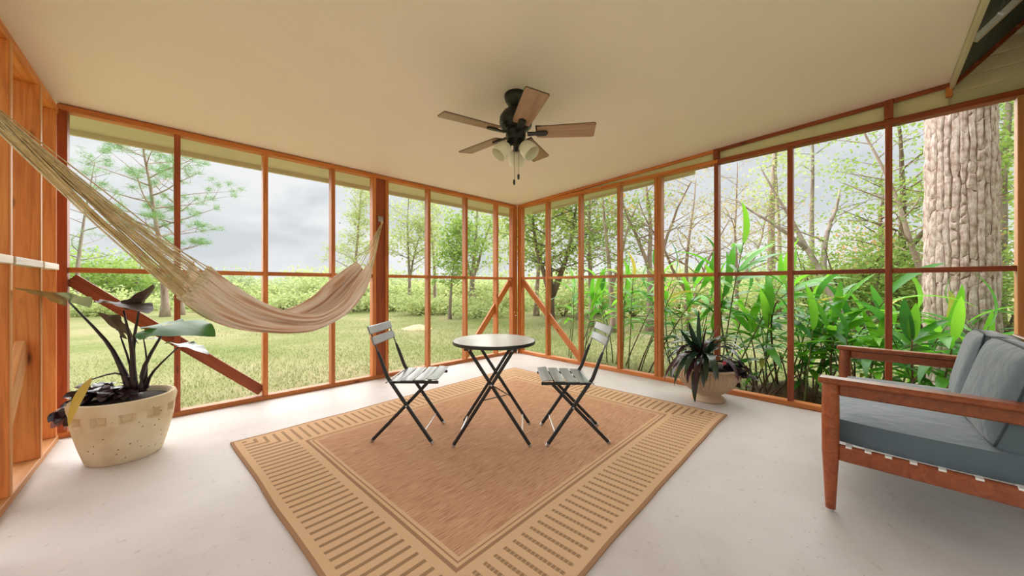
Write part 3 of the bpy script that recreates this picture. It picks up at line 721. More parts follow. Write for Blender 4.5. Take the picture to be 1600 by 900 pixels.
petiole([W_(212, 612), W_(208, 545, .03), W_(220, 470, .05)], .022, .005)
petiole([W_(222, 612), W_(226, 572), W_(262, 508, -.08)], .026, .005)
petiole([W_(228, 605), W_(240, 580, -.05), W_(283, 538, -.15)], .014, .004)
petiole([W_(205, 608), W_(203, 570, .05), W_(188, 525, .1)], .013, .004)
petiole([W_(228, 606), W_(229, 560, .08), W_(224, 528, .12)], .011, .003)
petiole([W_(203, 592), W_(180, 583, -.03), W_(140, 594, -.1)], .009, .004)
def alo(p, tip, Wd, up, mat, droop=.12, cup=.1, seed=0, curl=0, label=None):
    d = Vector(tip)-Vector(p); Ln = d.length
    leaf_obj('leaf', alo_mesh('leaf', Ln, Wd, droop, mat, cup, seed, curl), frame(p, d, up), pl, label)
alo(W_(106, 471, .02), W_(24, 444, -.62), .20, Up+FW*.12, M_alog, .02, .15, 1, label='glossy leaf seen edge on, at far left')
alo(W_(196, 474, -.05), W_(232, 487, -.12), .25, Up+RT*.2+FW*.08, M_alod, .05, .05, 2)
alo(W_(188, 474, -.04), W_(152, 470, .05), .20, Up+FW*.05, M_alod, .05, .05, 12)
alo(W_(219, 474, .05), W_(241, 446, .0), .17, Up*.5-RT*.8-FW*.1, M_alod, -.05, .25, 3, label='brown leaf standing up at the top')
alo(W_(186, 512, .1), W_(224, 534, .05), .21, Up*.55+FW*.75, M_alod, .1, .12, 4)
alo(W_(192, 518, .1), W_(156, 488, .12), .19, Up*.55+FW*.75, M_alod, .05, .05, 5)
alo(W_(262, 507, -.08), W_(330, 508, -.25), .32, Up*.9+FW*-.28+RT*.1, M_alo, .16, .02, 6, .12, label='large green leaf on the right')
alo(W_(256, 507, -.05), W_(228, 507, .1), .20, Up*.9+FW*-.2, M_alo, .05, .02, 7)
alo(W_(282, 537, -.15), W_(328, 546, -.22), .15, Up+RT*.15+FW*.12, M_alog, .12, .05, 8)
alo(W_(223, 530, .12), W_(252, 528, .1), .12, Up+FW*.1, M_alog, .05, .05, 9)
yp, yq = W_(143, 590, -.24), W_(95, 662, -.40)
leaf_obj('leaf', blade_mesh('leaf', (yq-yp).length*1.05, .085, .25, M_aloy, 9, .12, .015, .38), frame(yp, yq-yp, -FW*.9-RT*.2+Up*.3), pl, 'yellowing leaf hanging over the bowl')
M_bego = leafmat('dark_trailing_leaf', (.020, .012, .018), (.060, .030, .040), .1, .28, .6)
M_bego2 = leafmat('rust_trailing_leaf', (.20, .07, .05), (.28, .10, .07), .3, .4, .4)
random.seed(11)
bm_ = [blade_mesh('leaf', .075, .058, 1.1, M_bego, 4, .1, 0, .45), blade_mesh('leaf', .09, .05, .8, M_bego, 4, .15, 0, .45)]
bm2 = blade_mesh('leaf', .07, .055, .9, M_bego2, 4, .1, 0, .45)
for k in range(150):
    f = random.random(); f2 = f**.8
    c = W_(205, 612).lerp(W_(135, 612, -.12), min(1, f2*1.35)) if f < .72 else W_(135, 614, -.12).lerp(W_(114, 648, -.12), (f-.72)/.28)
    c = c+Vector((random.uniform(-.05, .05), random.uniform(-.07, .07), random.uniform(-.012, .03)))
    a = random.uniform(0, 2*PI)
    leaf_obj('leaf', random.choice(bm_), frame(c, (math.cos(a), math.sin(a), random.uniform(-.5, .4)), (random.uniform(-.5, .5), random.uniform(-.6, .3), 1)), pl)
for k in range(9):
    c = W_(112, 650, -.14)+Vector((random.uniform(-.04, .06), random.uniform(-.05, .05), random.uniform(-.04, .05))); a = random.uniform(0, 2*PI)
    leaf_obj('leaf', bm2 if k < 5 else bm_[0], frame(c, (math.cos(a), math.sin(a), -.5), (random.uniform(-.5, .5), -.6, .6)), pl)

# ---- fluted pot with strap leaved plant
PRc = Vector((-.325, -2.972, 0))
pr = thing('potted_strap_leaf_plant', PRc, 'dark strap leaved plant with a pink flower in a fluted tan footed pot', 'potted plant')
M_clay = plain('tan_fluted_clay', (.55, .40, .27), .75, var=.10, scale=5, bump=.2, spec=.25)
prof = [(0, 0), (.150, 0), (.157, .012), (.140, .035), (.112, .052), (.118, .068), (.165, .10), (.222, .15), (.262, .20), (.277, .245), (.276, .275), (.262, .300), (.262, .306), (.285, .312), (.287, .324), (.268, .330), (.250, .325), (.245, .295), (0, .295)]
def flute(r, z, a, k, j):
    if 5 <= j <= 11: return r+(.006 if k % 4 < 2 else -.006)*min(1, (j-4)/3)
    return r
MB().lathe(prof, 192, fn=flute).build('pot', M_clay, pr, smooth=40)
MB().lathe([(0, .29), (.244, .29), (.24, .308), (0, .318)], 32).build('soil', M_soil, pr, smooth=True)
M_strap = leafmat('dark_strap_leaf', (.012, .030, .016), (.030, .065, .030), .18, .22, .7)
M_strapp = leafmat('purple_strap_leaf', (.030, .010, .014), (.07, .022, .03), .18, .25, .6)
random.seed(8)
sms = [blade_mesh('leaf', l_, w2, dr, mt, 9, .18, 0, .4) for l_, w2, dr, mt in ((.42, .062, 2.0, M_strap), (.50, .064, 2.3, M_strap), (.36, .055, 1.5, M_strap), (.44, .06, 2.2, M_strapp), (.30, .05, 1.2, M_strap), (.38, .06, 2.6, M_strapp))]
for k in range(46):
    a = k*2.4; e = random.uniform(.15, 1.25)
    q = (math.cos(a)*math.cos(e), math.sin(a)*math.cos(e), math.sin(e))
    if q[0] > .05: q = (q[0]*.12-.05, q[1], q[2]+.25)
    leaf_obj('leaf', random.choice(sms), frame(PRc+Vector((math.cos(a)*.05-.03, math.sin(a)*.05+.03, .31+.10*e+random.uniform(0, .05))), q, (0, 0, 1)), pr)
for (px, py, r_) in ((1084, 482, -.02), (1122, 500, 0), (1060, 512, -.05), (1098, 505, 0), (1072, 500, -.03)):
    p0 = PRc+Vector((-.02, .04, .34)); d = at(px, py, 3.42+r_)-p0
    leaf_obj('leaf', blade_mesh('leaf', d.length, .05, .25, random.choice((M_strap, M_strapp)), 9, .2, 0, .45), frame(p0, d+Vector((0, 0, .06)), (0, .3, 1)), pr)
for (px, py, z_) in ((1046, 598, 3.22), (1060, 607, 3.16), (1088, 615, 3.12), (1103, 600, 3.14), (1073, 590, 3.14), (1048, 560, 3.25), (1052, 530, 3.3), (1118, 596, 3.15), (1138, 516, 3.4)):
    p0 = PRc+Vector((-.03, .03, .44)); d = at(px, py, z_)-p0; Ln = d.length
    leaf_obj('leaf', blade_mesh('leaf', Ln*1.2, .058, 1.5, random.choice((M_strap, M_strap, M_strapp)), 10, .2, 0, .42), frame(p0, d+Vector((0, 0, .75*Ln)), (0, 0, 1)), pr)
MB().tube([PRc+Vector((0, 0, .30)), PRc+Vector((-.01, .02, .42)), PRc+Vector((-.02, .04, .50))], [.018, .014, .008], 8).build('stem', M_stem, pr, smooth=True, M=Matrix.Identity(4))
rb = PRc-FW*.14+RT*.17
for k in range(60):
    a = random.uniform(0, 2*PI)
    c = rb+Vector((random.uniform(-.09, .09), random.uniform(-.09, .09), .33+random.uniform(-.03, .09)))
    if k % 3 == 0: c += (-FW*.06+RT*.06)+Vector((0, 0, -.12*random.random()-.02))
    leaf_obj('leaf', random.choice(bm_), frame(c, (math.cos(a), math.sin(a), random.uniform(-.7, .3)), (random.uniform(-.5, .5), random.uniform(-.5, .5), 1)), pr)
M_pink = plain('pink_petals', (.85, .10, .16), .5)
fl = at(1132, 567, 3.19)
mb = MB()
for k in range(6):
    a = k*PI/3; mb.sphere(fl+RT*(.010*math.cos(a))+Vector((0, 0, .010*math.sin(a))), .010, 8, 6, (1, 1, .8))
mb.build('flower', M_pink, pr, smooth=True, M=Matrix.Identity(4))

# ------------------------------------------------------------------ two-seat sofa
so = thing('sofa', (-1.11, -4.33, 0), 'wooden two seat sofa with slate grey cushions at the right edge', 'sofa')
XL, XR, YF, YB = -1.745, -.47, -3.955, -4.76
def sofabox(name, a, c, mat, bev=.006, parent=so): return MB().box(a, c, bev).build(name, mat, parent, M=Matrix.Identity(4))
for xc in (XL, XR):
    for yc, top in ((YF, .640), (YB+.05, .640)):
        lg = MB().tube([(xc, yc, .014), (xc, yc, .10), (xc, yc, .30), (xc, yc, .52), (xc, yc, .632)], [.0195, .0235, .033, .034, .031], 20).build('leg', M_sofawood, so, smooth=40, M=Matrix.Identity(4))
        MB().tube([(xc, yc, 0), (xc, yc, .016)], [.012, .010], 12).build('foot_glide', M_steel, lg, M=Matrix.Identity(4))
    s = -1 if xc < -1 else 1
    mb = MB().box((xc-.042+.004*s, YB, .634), (xc+.042+.004*s, YF+.045, .662), .008); mb.build('armrest', M_sofawood, so, M=Matrix.Identity(4))
    sofabox('arm_rail', (xc-.014, YB+.06, .578), (xc+.014, YF-.03, .634), M_sofawood)
    sofabox('side_rail', (xc-.014, YB+.06, .262), (xc+.014, YF-.028, .338), M_sofawood)
sofabox('front_rail', (XL+.03, YF-.012, .262), (XR-.03, YF+.014, .338), M_sofawood)
sofabox('back_rail', (XL+.03, YB+.04, .262), (XR-.03, YB+.066, .338), M_sofawood)
for z in (.42, .56, .70, .80):
    y = -4.60-(z-.4)*.22
    sofabox('back_slat', (XL+.02, y-.012, z-.025), (XR-.02, y+.012, z+.025), M_sofawood)
M_gaplight = plain('gap_light_white', (.82, .80, .76), .8)
for y in (-4.02, -4.085, -4.15, -4.225, -4.305, -4.40, -4.50, -4.60):
    sofabox('strap', (XL-.0160, y-.011, .331), (XR+.0160, y+.011, .3395), M_gaplight, .001)  # not real straps: white stands in for light through the gap under the cushion
def fabric():
    m, t, p = newmat('slate_upholstery'); l = t.links.new
    tc = nd(t, 'ShaderNodeTexCoord'); n = nd(t, 'ShaderNodeTexNoise', i_Scale=4, i_Detail=3); l(tc.outputs['Object'], n.inputs[0])
    r = ramp(t, [(.3, (.078, .108, .132)), (.7, (.095, .128, .152))]); l(n.outputs[0], r.inputs[0]); l(r.outputs[0], p.inputs['Base Color'])
    p.inputs['Roughness'].default_value = .75; p.inputs['Sheen Weight'].default_value = .55; p.inputs['Sheen Roughness'].default_value = .4; p.inputs['Sheen Tint'].default_value = (.95, .97, 1, 1)
    n2 = nd(t, 'ShaderNodeTexNoise', i_Scale=9, i_Detail=2); l(tc.outputs['Object'], n2.inputs[0])
    b = nd(t, 'ShaderNodeBump', i_Strength=.35, i_Distance=.03); l(n2.outputs[0], b.inputs['Height']); l(b.outputs[0], p.inputs['Normal'])
    return m
M_fab = fabric(); M_pipe = plain('dark_piping', (.03, .045, .055), .7)
def cushion(name, M, sx, sy, sz, crown, parent, pipe=True):
    mb = MB(); n = 14
    def pt(u, v, s):
        q = (1-abs(u)**6)*(1-abs(v)**6); k = 1-.055*(abs(u*v))**2.5
        return (u*sx/2*k, v*sy/2*k, s*(sz/2-.012+crown*q**.8))
    grids = []
    for s in (1, -1):
        g = [[mb.b.verts.new(pt(-1+2*i/n, -1+2*j/n, s)) for i in range(n+1)] for j in range(n+1)]; grids.append(g)
        for j in range(n):
            for i in range(n):
                q = (g[j][i], g[j][i+1], g[j+1][i+1], g[j+1][i]); mb.b.faces.new(q if s > 0 else q[::-1])
    def rim(g): return g[0][:-1]+[r[-1] for r in g[:-1]]+g[-1][:0:-1]+[r[0] for r in g[:0:-1]]
    a, c = rim(grids[0]), rim(grids[1])
    mids = []
    for s1, s2 in zip(a, c):
        m_ = (s1.co+s2.co)/2; d = Vector((m_.x/(sx/2), m_.y/(sy/2), 0)); m_ += Vector((d.x*.010, d.y*.010, 0)); mids.append(mb.b.verts.new(m_))
    L_ = len(a); ra = [v.co.copy() for v in a]; rc = [v.co.copy() for v in c]
    for i in range(L_):
        i2 = (i+1) % L_
        mb.b.faces.new((a[i], a[i2], mids[i2], mids[i])); mb.b.faces.new((mids[i], mids[i2], c[i2], c[i]))
    o = put(bpy.data.objects.new(name, mb.mesh(name, M_fab, 50)), M, parent)
    if pipe:
        for R_ in (ra, rc):
            p = MB(); p.tube(R_+[R_[0]], .0045, 6, cap=False); put(bpy.data.objects.new('piping', p.mesh('piping', M_pipe, True)), M, o)
    return o
cushion('seat_cushion', T((-1.11, -4.30, .394)), 1.235, .69, .134, .018, so, False)
for xc, yaw_, ln_ in ((-1.425, 3.5, 14.5), (-.810, -3.5, 12.0)):
    cushion('back_cushion', T((xc, -4.53, .648)) @ Matrix.Rotation(math.radians(yaw_), 4, 'Z') @ Matrix.Rotation(math.radians(ln_), 4, 'X') @ Matrix.Rotation(-PI/2, 4, 'X') @ Matrix.Rotation(PI, 4, 'Y') @ Matrix.Rotation(math.radians(yaw_*.5), 4, 'Z'), .585, .41, .135, .032, so)

# ------------------------------------------------------------------ garden: ginger clumps along the right wall
M_g1 = leafmat('ginger_leaf', (.075, .33, .022), (.18, .50, .035), .48, .32, .45)
M_g2 = leafmat('dark_ginger_leaf', (.030, .17, .022), (.07, .28, .035), .42, .30, .45)
M_g3 = leafmat('yellowing_ginger_leaf', (.36, .42, .05), (.52, .48, .07), .4, .4, .3)
M_cane = plain('green_cane', (.13, .17, .05), .6, var=.3)
M_canebrown = plain('brown_cane', (.13, .07, .04), .7, var=.3)
random.seed(21)
GL = [blade_mesh('leaf', l_, w2, dr, mt, 7, .22, sd_, .42) for l_, w2, dr, mt, sd_ in (
    (.54, .078, .9, M_g1, 0), (.60, .082, 1.3, M_g1, .05), (.48, .072, .6, M_g1, -.04), (.58, .078, 1.6, M_g2, .04), (.52, .074, 1.1, M_g2, -.04), (.42, .066, .7, M_g1, 0))]
GY = blade_mesh('leaf', .46, .085, 1.0, M_g3, 6, .2, .03, .45)
def curve(p0, d0, ln, sag, n=8, rnd=.0):
    P = [Vector(p0)]; d = Vector(d0).normalized()
    for i in range(n):
        P.append(P[-1]+d*ln/n); d = (d+Vector((random.uniform(-rnd, rnd), random.uniform(-rnd, rnd), -sag/n))).normalized()
    return P
def ginger(x, y, label, canes, h, spread, bend=(0, 0), yellow=.04, nl=10, first=.3, seed=0, low=0):
    random.seed(seed)
    t = thing('ginger_clump', (x, y, GZ-.02), label, 'plant', group=None)
    for c in range(canes):
        a = 2*PI*c/canes+random.uniform(-.5, .5); sp = spread*random.uniform(.5, 1.1)
        b = Vector((x+.16*math.cos(a)*random.random(), y+.22*math.sin(a)*random.random(), GZ-.03))
        d = Vector((math.cos(a)*sp+bend[0], math.sin(a)*sp+bend[1], 1))
        if b.x+d.x*.5 < .35: d.x = abs(d.x)*.35+.03
        ln = h*random.uniform(.75, 1.08)
        P = curve(b, d, ln, .25, 9, .05)
        MB().tube(P, [.011-.007*i/9 for i in range(10)], 5).build('cane', M_cane if c % 4 else M_canebrown, t, smooth=True, M=Matrix.Identity(4))
        az = random.uniform(0, PI)
        for k in range(nl):
            f = first+(1-first)*(k+.6)/nl
            q = f*9; i = min(int(q), 8); p = P[i].lerp(P[i+1], q-i); ax = (P[min(i+1, 9)]-P[i]).normalized()
            side = (Matrix.Rotation(az+.25*math.sin(k)+(PI if k % 2 else 0), 3, 'Z') @ Vector((1, 0, 0)))
            if p.x < .62 and side.x < -.15: side.x *= -.6
            el = .12+.75*f*f if k < nl-1 else 1.5
            d = side.normalized()*math.cos(el)+ax*math.sin(el)
            if p.x < .75: d.x = max(d.x, -.12)
            m = GY if random.random() < yellow else random.choice(GL)
            o = leaf_obj('leaf', m, frame(p, d, Vector((random.uniform(-.2, .2), random.uniform(-.2, .2), 1)) if el < 1.4 else side) @ Matrix.Diagonal((1, 1, 1, 1)), t)
            s = random.uniform(.8, 1.15)*(.75 if k < 2 else 1); o.scale = (s, s, s)
    for k in range(low):
        a = random.uniform(0, 2*PI)
        leaf_obj('leaf', random.choice(GL[2:]), frame((x+random.uniform(0, .3)*math.cos(a)+.05, y+.4*math.sin(a)*random.random(), GZ+random.uniform(.02, .35)), (abs(math.cos(a))*.8, math.sin(a), random.uniform(.2, 1.1)), (0, 0, 1)), t)
    return t
ginger(.80, -.62, 'slender ginger clump behind the diagonal brace of the right wall', 5, 1.25, .22, (.05, -.1), .03, 8, .50, 1)
ginger(.95, -1.28, 'leaning ginger clump behind the right folding chair', 5, 1.30, .28, (.1, -.1), .12, 8, .45, 2)
ginger(.62, -1.72, 'bare stemmed ginger with yellow leaves between chair and double stud', 5, 1.55, .22, (.0, -.22), .30, 8, .55, 3)
ginger(.60, -2.38, 'ginger clump just behind the double stud and fluted pot', 5, 1.2, .28, (.05, .0), .06, 8, .42, 4)
ginger(1.25, -2.15, 'ginger clump with arching yellowish leaves, farther out beyond fluted pot', 6, 1.5, .35, (.1, 0), .12, 9, .4, 5)
ginger(.62, -2.88, 'tallest ginger clump, one upright leaf above the rail behind fluted pot', 4, 1.75, .18, (.10, -.14), .02, 10, .45, 6)
ginger(1.05, -3.25, 'broad ginger clump right of the fluted pot, long arching leaves', 6, 1.25, .45, (.08, -.10), .03, 9, .42, 7)
ginger(.72, -3.52, 'low bushy ginger clump behind the sill right of fluted pot', 5, .85, .38, (.1, 0), .02, 8, .35, 8, 3)
ginger(1.45, -3.62, 'ginger clump farther out with long level leaves at rail height', 6, 1.45, .55, (.05, -.15), .03, 9, .45, 9)
ginger(.85, -3.98, 'dense ginger clump in front of the sofa arm', 7, .92, .36, (.1, 0), .02, 8, .3, 10, 4)
ginger(1.50, -4.20, 'broad ginger clump behind the sofa, left of the pine', 7, .98, .42, (.05, 0), .02, 8, .3, 11)
ginger(1.0, -4.45, 'ginger clump between sofa and the thick pine', 7, .92, .38, (.1, 0), .02, 8, .3, 12)
ginger(2.0, -5.35, 'ginger clump right of the thick pine trunk', 6, 1.15, .45, (.0, .1), .02, 9, .25, 13)
def hero(label, pts, leaves, seed):
    """one tall cane through given points, its leaves laid out by hand: (root, tip, width)"""
    random.seed(seed); P0 = pts[0]
    t = thing('ginger_clump', (P0[0], P0[1], GZ-.02), label, 'plant')
    n = len(pts); P = []
    for i in range((n-1)*4+1):
        f = i/4; k = min(int(f), n-2); a = f-k
        p0, p1, p2, p3 = [Vector(pts[max(0, min(n-1, k+d))]) for d in (-1, 0, 1, 2)]
        P.append(.5*((2*p1)+(-p0+p2)*a+(2*p0-5*p1+4*p2-p3)*a*a+(-p0+3*p1-3*p2+p3)*a**3))
    MB().tube(P, [.013-.008*i/(len(P)-1) for i in range(len(P))], 6).build('cane', M_canebrown, t, smooth=True, M=Matrix.Identity(4))
    for r_, q, wd in leaves:
        d = Vector(q)-Vector(r_); Ln = d.length*1.03
        m = blade_mesh('leaf', Ln, wd, .55, random.choice((M_g1, M_g1, M_g2)), 8, .22, random.uniform(-.04, .04), .42)
        up = Vector((random.uniform(-.3, .3)-.35, random.uniform(-.3, .3), 1)) if abs(d.normalized().z) < .85 else Vector((-1, .2, .1))
        leaf_obj('leaf', m, frame(r_, d+Vector((0, 0, .22*Ln)), up), t)
H = lambda x, y, Z: at(x, y, Z)
def HL_(Z, lst, dz=.0): return [(H(a, b, Z), H(c, d, Z+random.uniform(-.12, .22)), w_) for a, b, c, d, w_ in lst]
random.seed(61)
hero('single tall ginger cane rising above the rail right of fluted pot', [H(1150, 595, 4.3), H(1129, 520, 4.3), H(1128, 470, 4.3), H(1142, 432, 4.3), H(1165, 420, 4.3)],
     HL_(4.3, [(1143, 430, 1143, 378, .085), (1152, 427, 1213, 372, .075), (1160, 424, 1230, 392, .08), (1146, 430, 1204, 404, .07), (1136, 445, 1078, 420, .08), (1140, 440, 1226, 438, .085), (1129, 470, 1224, 452, .09), (1128, 480, 1080, 452, .08), (1129, 500, 1200, 490, .09), (1130, 470, 1088, 505, .08)]), 1)
hero('ginger cane with long level leaves crossing the second last stud', [H(1215, 600, 3.95), H(1205, 520, 3.95), H(1212, 475, 3.95), H(1235, 455, 3.95)],
     HL_(3.98, [(1232, 456, 1346, 433, .085), (1225, 460, 1338, 446, .07), (1222, 466, 1292, 464, .075), (1212, 475, 1160, 440, .08), (1208, 500, 1262, 520, .09), (1206, 505, 1146, 488, .09), (1206, 520, 1150, 545, .09), (1207, 530, 1250, 560, .085), (1208, 490, 1190, 450, .08)]), 2)
hero('bright ginger cane fanning out between fluted pot and the second last stud', [H(1182, 602, 4.15), H(1180, 560, 4.15), H(1172, 520, 4.15)],
     HL_(4.15, [(1172, 522, 1226, 488, .10), (1172, 520, 1132, 470, .09), (1172, 518, 1182, 462, .09), (1176, 535, 1128, 520, .10), (1178, 545, 1232, 545, .10), (1180, 560, 1140, 575, .09), (1180, 565, 1222, 590, .09)]), 3)
hero('ginger cane with broad upright leaves left of the sofa arm', [H(1300, 620, 3.55), H(1298, 560, 3.55), H(1305, 525, 3.55)],
     HL_(3.58, [(1305, 528, 1258, 476, .09), (1305, 526, 1347, 474, .085), (1306, 526, 1380, 488, .085), (1303, 530, 1302, 500, .09), (1300, 545, 1245, 520, .09), (1300, 550, 1350, 530, .09), (1298, 560, 1255, 565, .09)]), 4)
hero('ginger cane spreading bright leaves between last stud and thick pine', [H(1430, 630, 3.2), H(1425, 570, 3.2), H(1425, 530, 3.2)],
     HL_(3.22, [(1425, 535, 1400, 468, .085), (1425, 533, 1436, 475, .08), (1426, 534, 1494, 494, .08), (1426, 538, 1506, 522, .075), (1425, 540, 1378, 508, .085), (1425, 550, 1480, 552, .08), (1425, 555, 1372, 545, .08)]), 5)
def cane_stubs(x, y, n, label):
    t = thing('dead_canes', (x, y, GZ), label, 'stems')
    for k in range(n):
        b = Vector((x+random.uniform(-.15, .2), y+random.uniform(-.3, .3), GZ-.02)); d = Vector((random.uniform(-.1, .4), random.uniform(-.6, .6), 1))
        MB().tube(curve(b, d, random.uniform(.2, .55), .3, 4, .15), [.011, .010, .009, .008, .006], 5).build('cane', M_canebrown, t, smooth=True, M=Matrix.Identity(4))
random.seed(40)
cane_stubs(.62, -3.36, 16, 'brown dead ginger canes behind sill, right of fluted pot')
cane_stubs(.58, -3.90, 16, 'brown dead ginger canes behind the sofa front leg')
def mound(name, x, y, r, h, mat, label, cat):
    mb = MB(); n = 28; R = []
    for j in range(9):
        f = j/8; R.append([mb.b.verts.new((x+r*f*math.cos(a)*(1+.15*mnoise.noise(Vector((math.cos(a)*2, math.sin(a)*2, 5)))), y+r*f*math.sin(a), GZ-.03+h*(math.cos(PI*f)*.5+.5)*(1+.35*mnoise.noise(Vector((x+f*3*math.cos(a), y+f*3*math.sin(a), 2)))))) for a in np.linspace(0, 2*PI, n, endpoint=False)])
    for a, c in zip(R, R[1:]):
        for k in range(n): mb.b.faces.new((a[k], a[(k+1) % n], c[(k+1) % n], c[k]))
    bmesh.ops.remove_doubles(mb.b, verts=mb.b.verts, dist=1e-4)
    tag(mb.build(name, mat, smooth=True), label, cat)
mound('leaf_litter_mound', .95, -3.45, .55, .17, M_mulch, 'heap of brown leaf litter under the ginger right of fluted pot', 'mound')

# ------------------------------------------------------------------ trees
class Leaves:
    def __init__(s, seed): s.c = []; s.r = np.random.default_rng(seed)
    def add(s, p, spread, n): s.c.append(np.asarray(p)[None]+s.r.normal(0, 1, (n, 3))*np.asarray(spread)[None]); return s
    def mesh(s, name, mat, size, aspect=.5, flat=.5, needle=0):
        C_ = np.concatenate(s.c); n = len(C_); r = s.r
        d = r.normal(0, 1, (n, 3)); d[:, 2] = d[:, 2]*flat-(.15 if not needle else -.3); d /= np.linalg.norm(d, axis=1)[:, None]
        q = r.normal(0, 1, (n, 3)); q -= (q*d).sum(1)[:, None]*d; q /= np.linalg.norm(q, axis=1)[:, None]
        ln = (size*r.uniform(.7, 1.3, n))[:, None]; w2 = ln*aspect/2
        if needle:
            V = np.stack([C_+q*w2, C_-q*w2, C_+d*ln], 1).reshape(-1, 3); F = np.arange(n*3).reshape(-1, 3)
        else:
            V = np.stack([C_, C_+d*ln*.45+q*w2, C_+d*ln, C_+d*ln*.45-q*w2], 1).reshape(-1, 3); F = np.arange(n*4).reshape(-1, 4)
        return npmesh(name, V, F, mat)
def gp(px, Z): return CAM.x+FW.x*Z+RT.x*((px-800)/545*Z), CAM.y+FW.y*Z+RT.y*((px-800)/545*Z)
def tree(name, x, y, h, r, label, bark, leaf, seed, cat='tree', group=None, lean=(0, 0), b0=.35, b1=1.0, nb=14, bl=1.6, bup=.5, twigs=4, nleaf=26, size=.12, spread=.22, wob=.04, fork=None, aspect=.5, top=None, bow=.1, needle=0, prof=None, tufts=1, fl='foliage', tr_=8):
    random.seed(seed)
    t = thing(name, (x, y, GZ-.05), label, cat, group=group)
    n = 12; P = [Vector((x, y, GZ-.08))]; d = Vector((lean[0], lean[1], 1)).normalized()
    for i in range(n):
        P.append(P[-1]+d*h/n); d = (d+Vector((random.uniform(-wob, wob), random.uniform(-wob, wob), 0))).normalized()
    rad = [r*(1.35 if i == 0 else 1)*(1-.86*(i/n)**.75) for i in range(n+1)]
    MB().tube(P, rad, tr_).build('trunk', bark, t, smooth=True, M=Matrix.Identity(4))
    br = MB(); LV = Leaves(seed); any_b = False
    stems = [(P, rad)]
    if fork:
        for f0, dx, dy, ln, rr in fork:
            i = int(f0*n); Q = curve(P[i], (dx, dy, 1), ln, -.1, 8, wob*2.5)
            R_ = [rr*(1-.75*k/8) for k in range(9)]; br.tube(Q, R_, 6); stems.append((Q, R_)); any_b = True
    for k in range(nb):
        Pk, Rk = stems[k % len(stems)] if fork else stems[0]
        m = len(Pk)-1
        f = b0+(b1-b0)*((k+random.random())/nb); f = min(f, .995); q = f*m; i = int(q); p = Pk[i].lerp(Pk[min(i+1, m)], q-i)
        a = k*2.4+random.uniform(-.6, .6); g = (f-b0)/(b1-b0)
        ln = bl*(prof(g) if prof else (1-.55*g))*random.uniform(.65, 1.15)
        Q = curve(p, (math.cos(a), math.sin(a), bup*random.uniform(.5, 1.4)), ln, bow, 6, .18)
        r0 = max(.008, min(Rk[i]*.5, ln*.018)); br.tube(Q, [r0*(1-.8*j/6) for j in range(7)], 5, cap=False); any_b = True
        for tw in range(twigs):
            j = random.randint(2, 6); a2 = random.uniform(0, 2*PI)
            Q2 = curve(Q[j], (math.cos(a2), math.sin(a2), random.uniform(-.1, .9)), ln*random.uniform(.25, .45), bow, 3, .2)
            br.tube(Q2, [r0*.35, r0*.28, r0*.2, r0*.12], 4, cap=False)
            LV.add(Q2[-1], (spread, spread, spread*.7), nleaf)
            if tufts > 1: LV.add(Q2[1], (spread*.7, spread*.7, spread*.5), nleaf//2)
        LV.add(Q[-1], (spread, spread, spread*.7), nleaf)
    if any_b: br.build('branches', bark, t, smooth=True, M=Matrix.Identity(4))
    if nleaf:
        o = put(bpy.data.objects.new(fl, LV.mesh(fl, leaf, size, aspect, .6, needle)), Matrix.Identity(4), t); o['kind'] = 'stuff'
    return t
def shrub(name, x, y, h, r, label, leaf, seed, n=1400, size=.12, bark=None, cat='shrub', group=None, aspect=.5, ns=7, squash=.8):
    random.seed(seed); t = thing(name, (x, y, GZ-.02), label, cat, group=group)
    mb = MB(); LV = Leaves(seed)
    for k in range(ns):
        a = 2*PI*k/ns+random.random(); d = (math.cos(a)*r/h*.8, math.sin(a)*r/h*.8, 1)
        Q = curve((x, y, GZ-.04), d, h*random.uniform(.6, 1.0), .1, 6, .15); mb.tube(Q, [.02*h*(1-.8*j/6) for j in range(7)], 5)
        for j in (3, 4, 5, 6): LV.add(Q[j], (r*.30, r*.30, h*.17*squash), max(1, n//(ns*4)))
    mb.build('stems', bark or M_bark_brown, t, smooth=True, M=Matrix.Identity(4))
    for c in LV.c: c[:, 2] = np.maximum(c[:, 2], GZ+.02+.25*(c[:, 2]-GZ)*(c[:, 2] < GZ))
    o = put(bpy.data.objects.new('foliage', LV.mesh('foliage', leaf, size, aspect, .6)), Matrix.Identity(4), t); o['kind'] = 'stuff'
    return t
F_pine = leafmat('pine_needles', (.13, .27, .09), (.22, .38, .14), .3, .5, .2)
F_lime = leafmat('lime_leaves', (.29, .37, .13), (.42, .48, .20), .4, .5, .2)
F_mid = leafmat('mid_green_leaves', (.16, .29, .06), (.30, .42, .10), .4, .45, .25)
F_oak = leafmat('oak_leaves', (.13, .24, .05), (.32, .40, .08), .38, .45, .25)
F_olive = leafmat('olive_leaves', (.30, .30, .13), (.46, .40, .18), .4, .5, .2)
F_rust = leafmat('rusty_leaves', (.40, .30, .08), (.52, .32, .11), .4, .5, .2)
F_haze = leafmat('haze_grey_green_leaves', (.30, .38, .20), (.40, .47, .27), .4, .6, .1)  # distance haze put into the leaf colour
F_haze2 = leafmat('haze_lime_leaves', (.33, .42, .16), (.44, .50, .24), .4, .6, .1)  # lime leaves paled in colour to stand in for mist
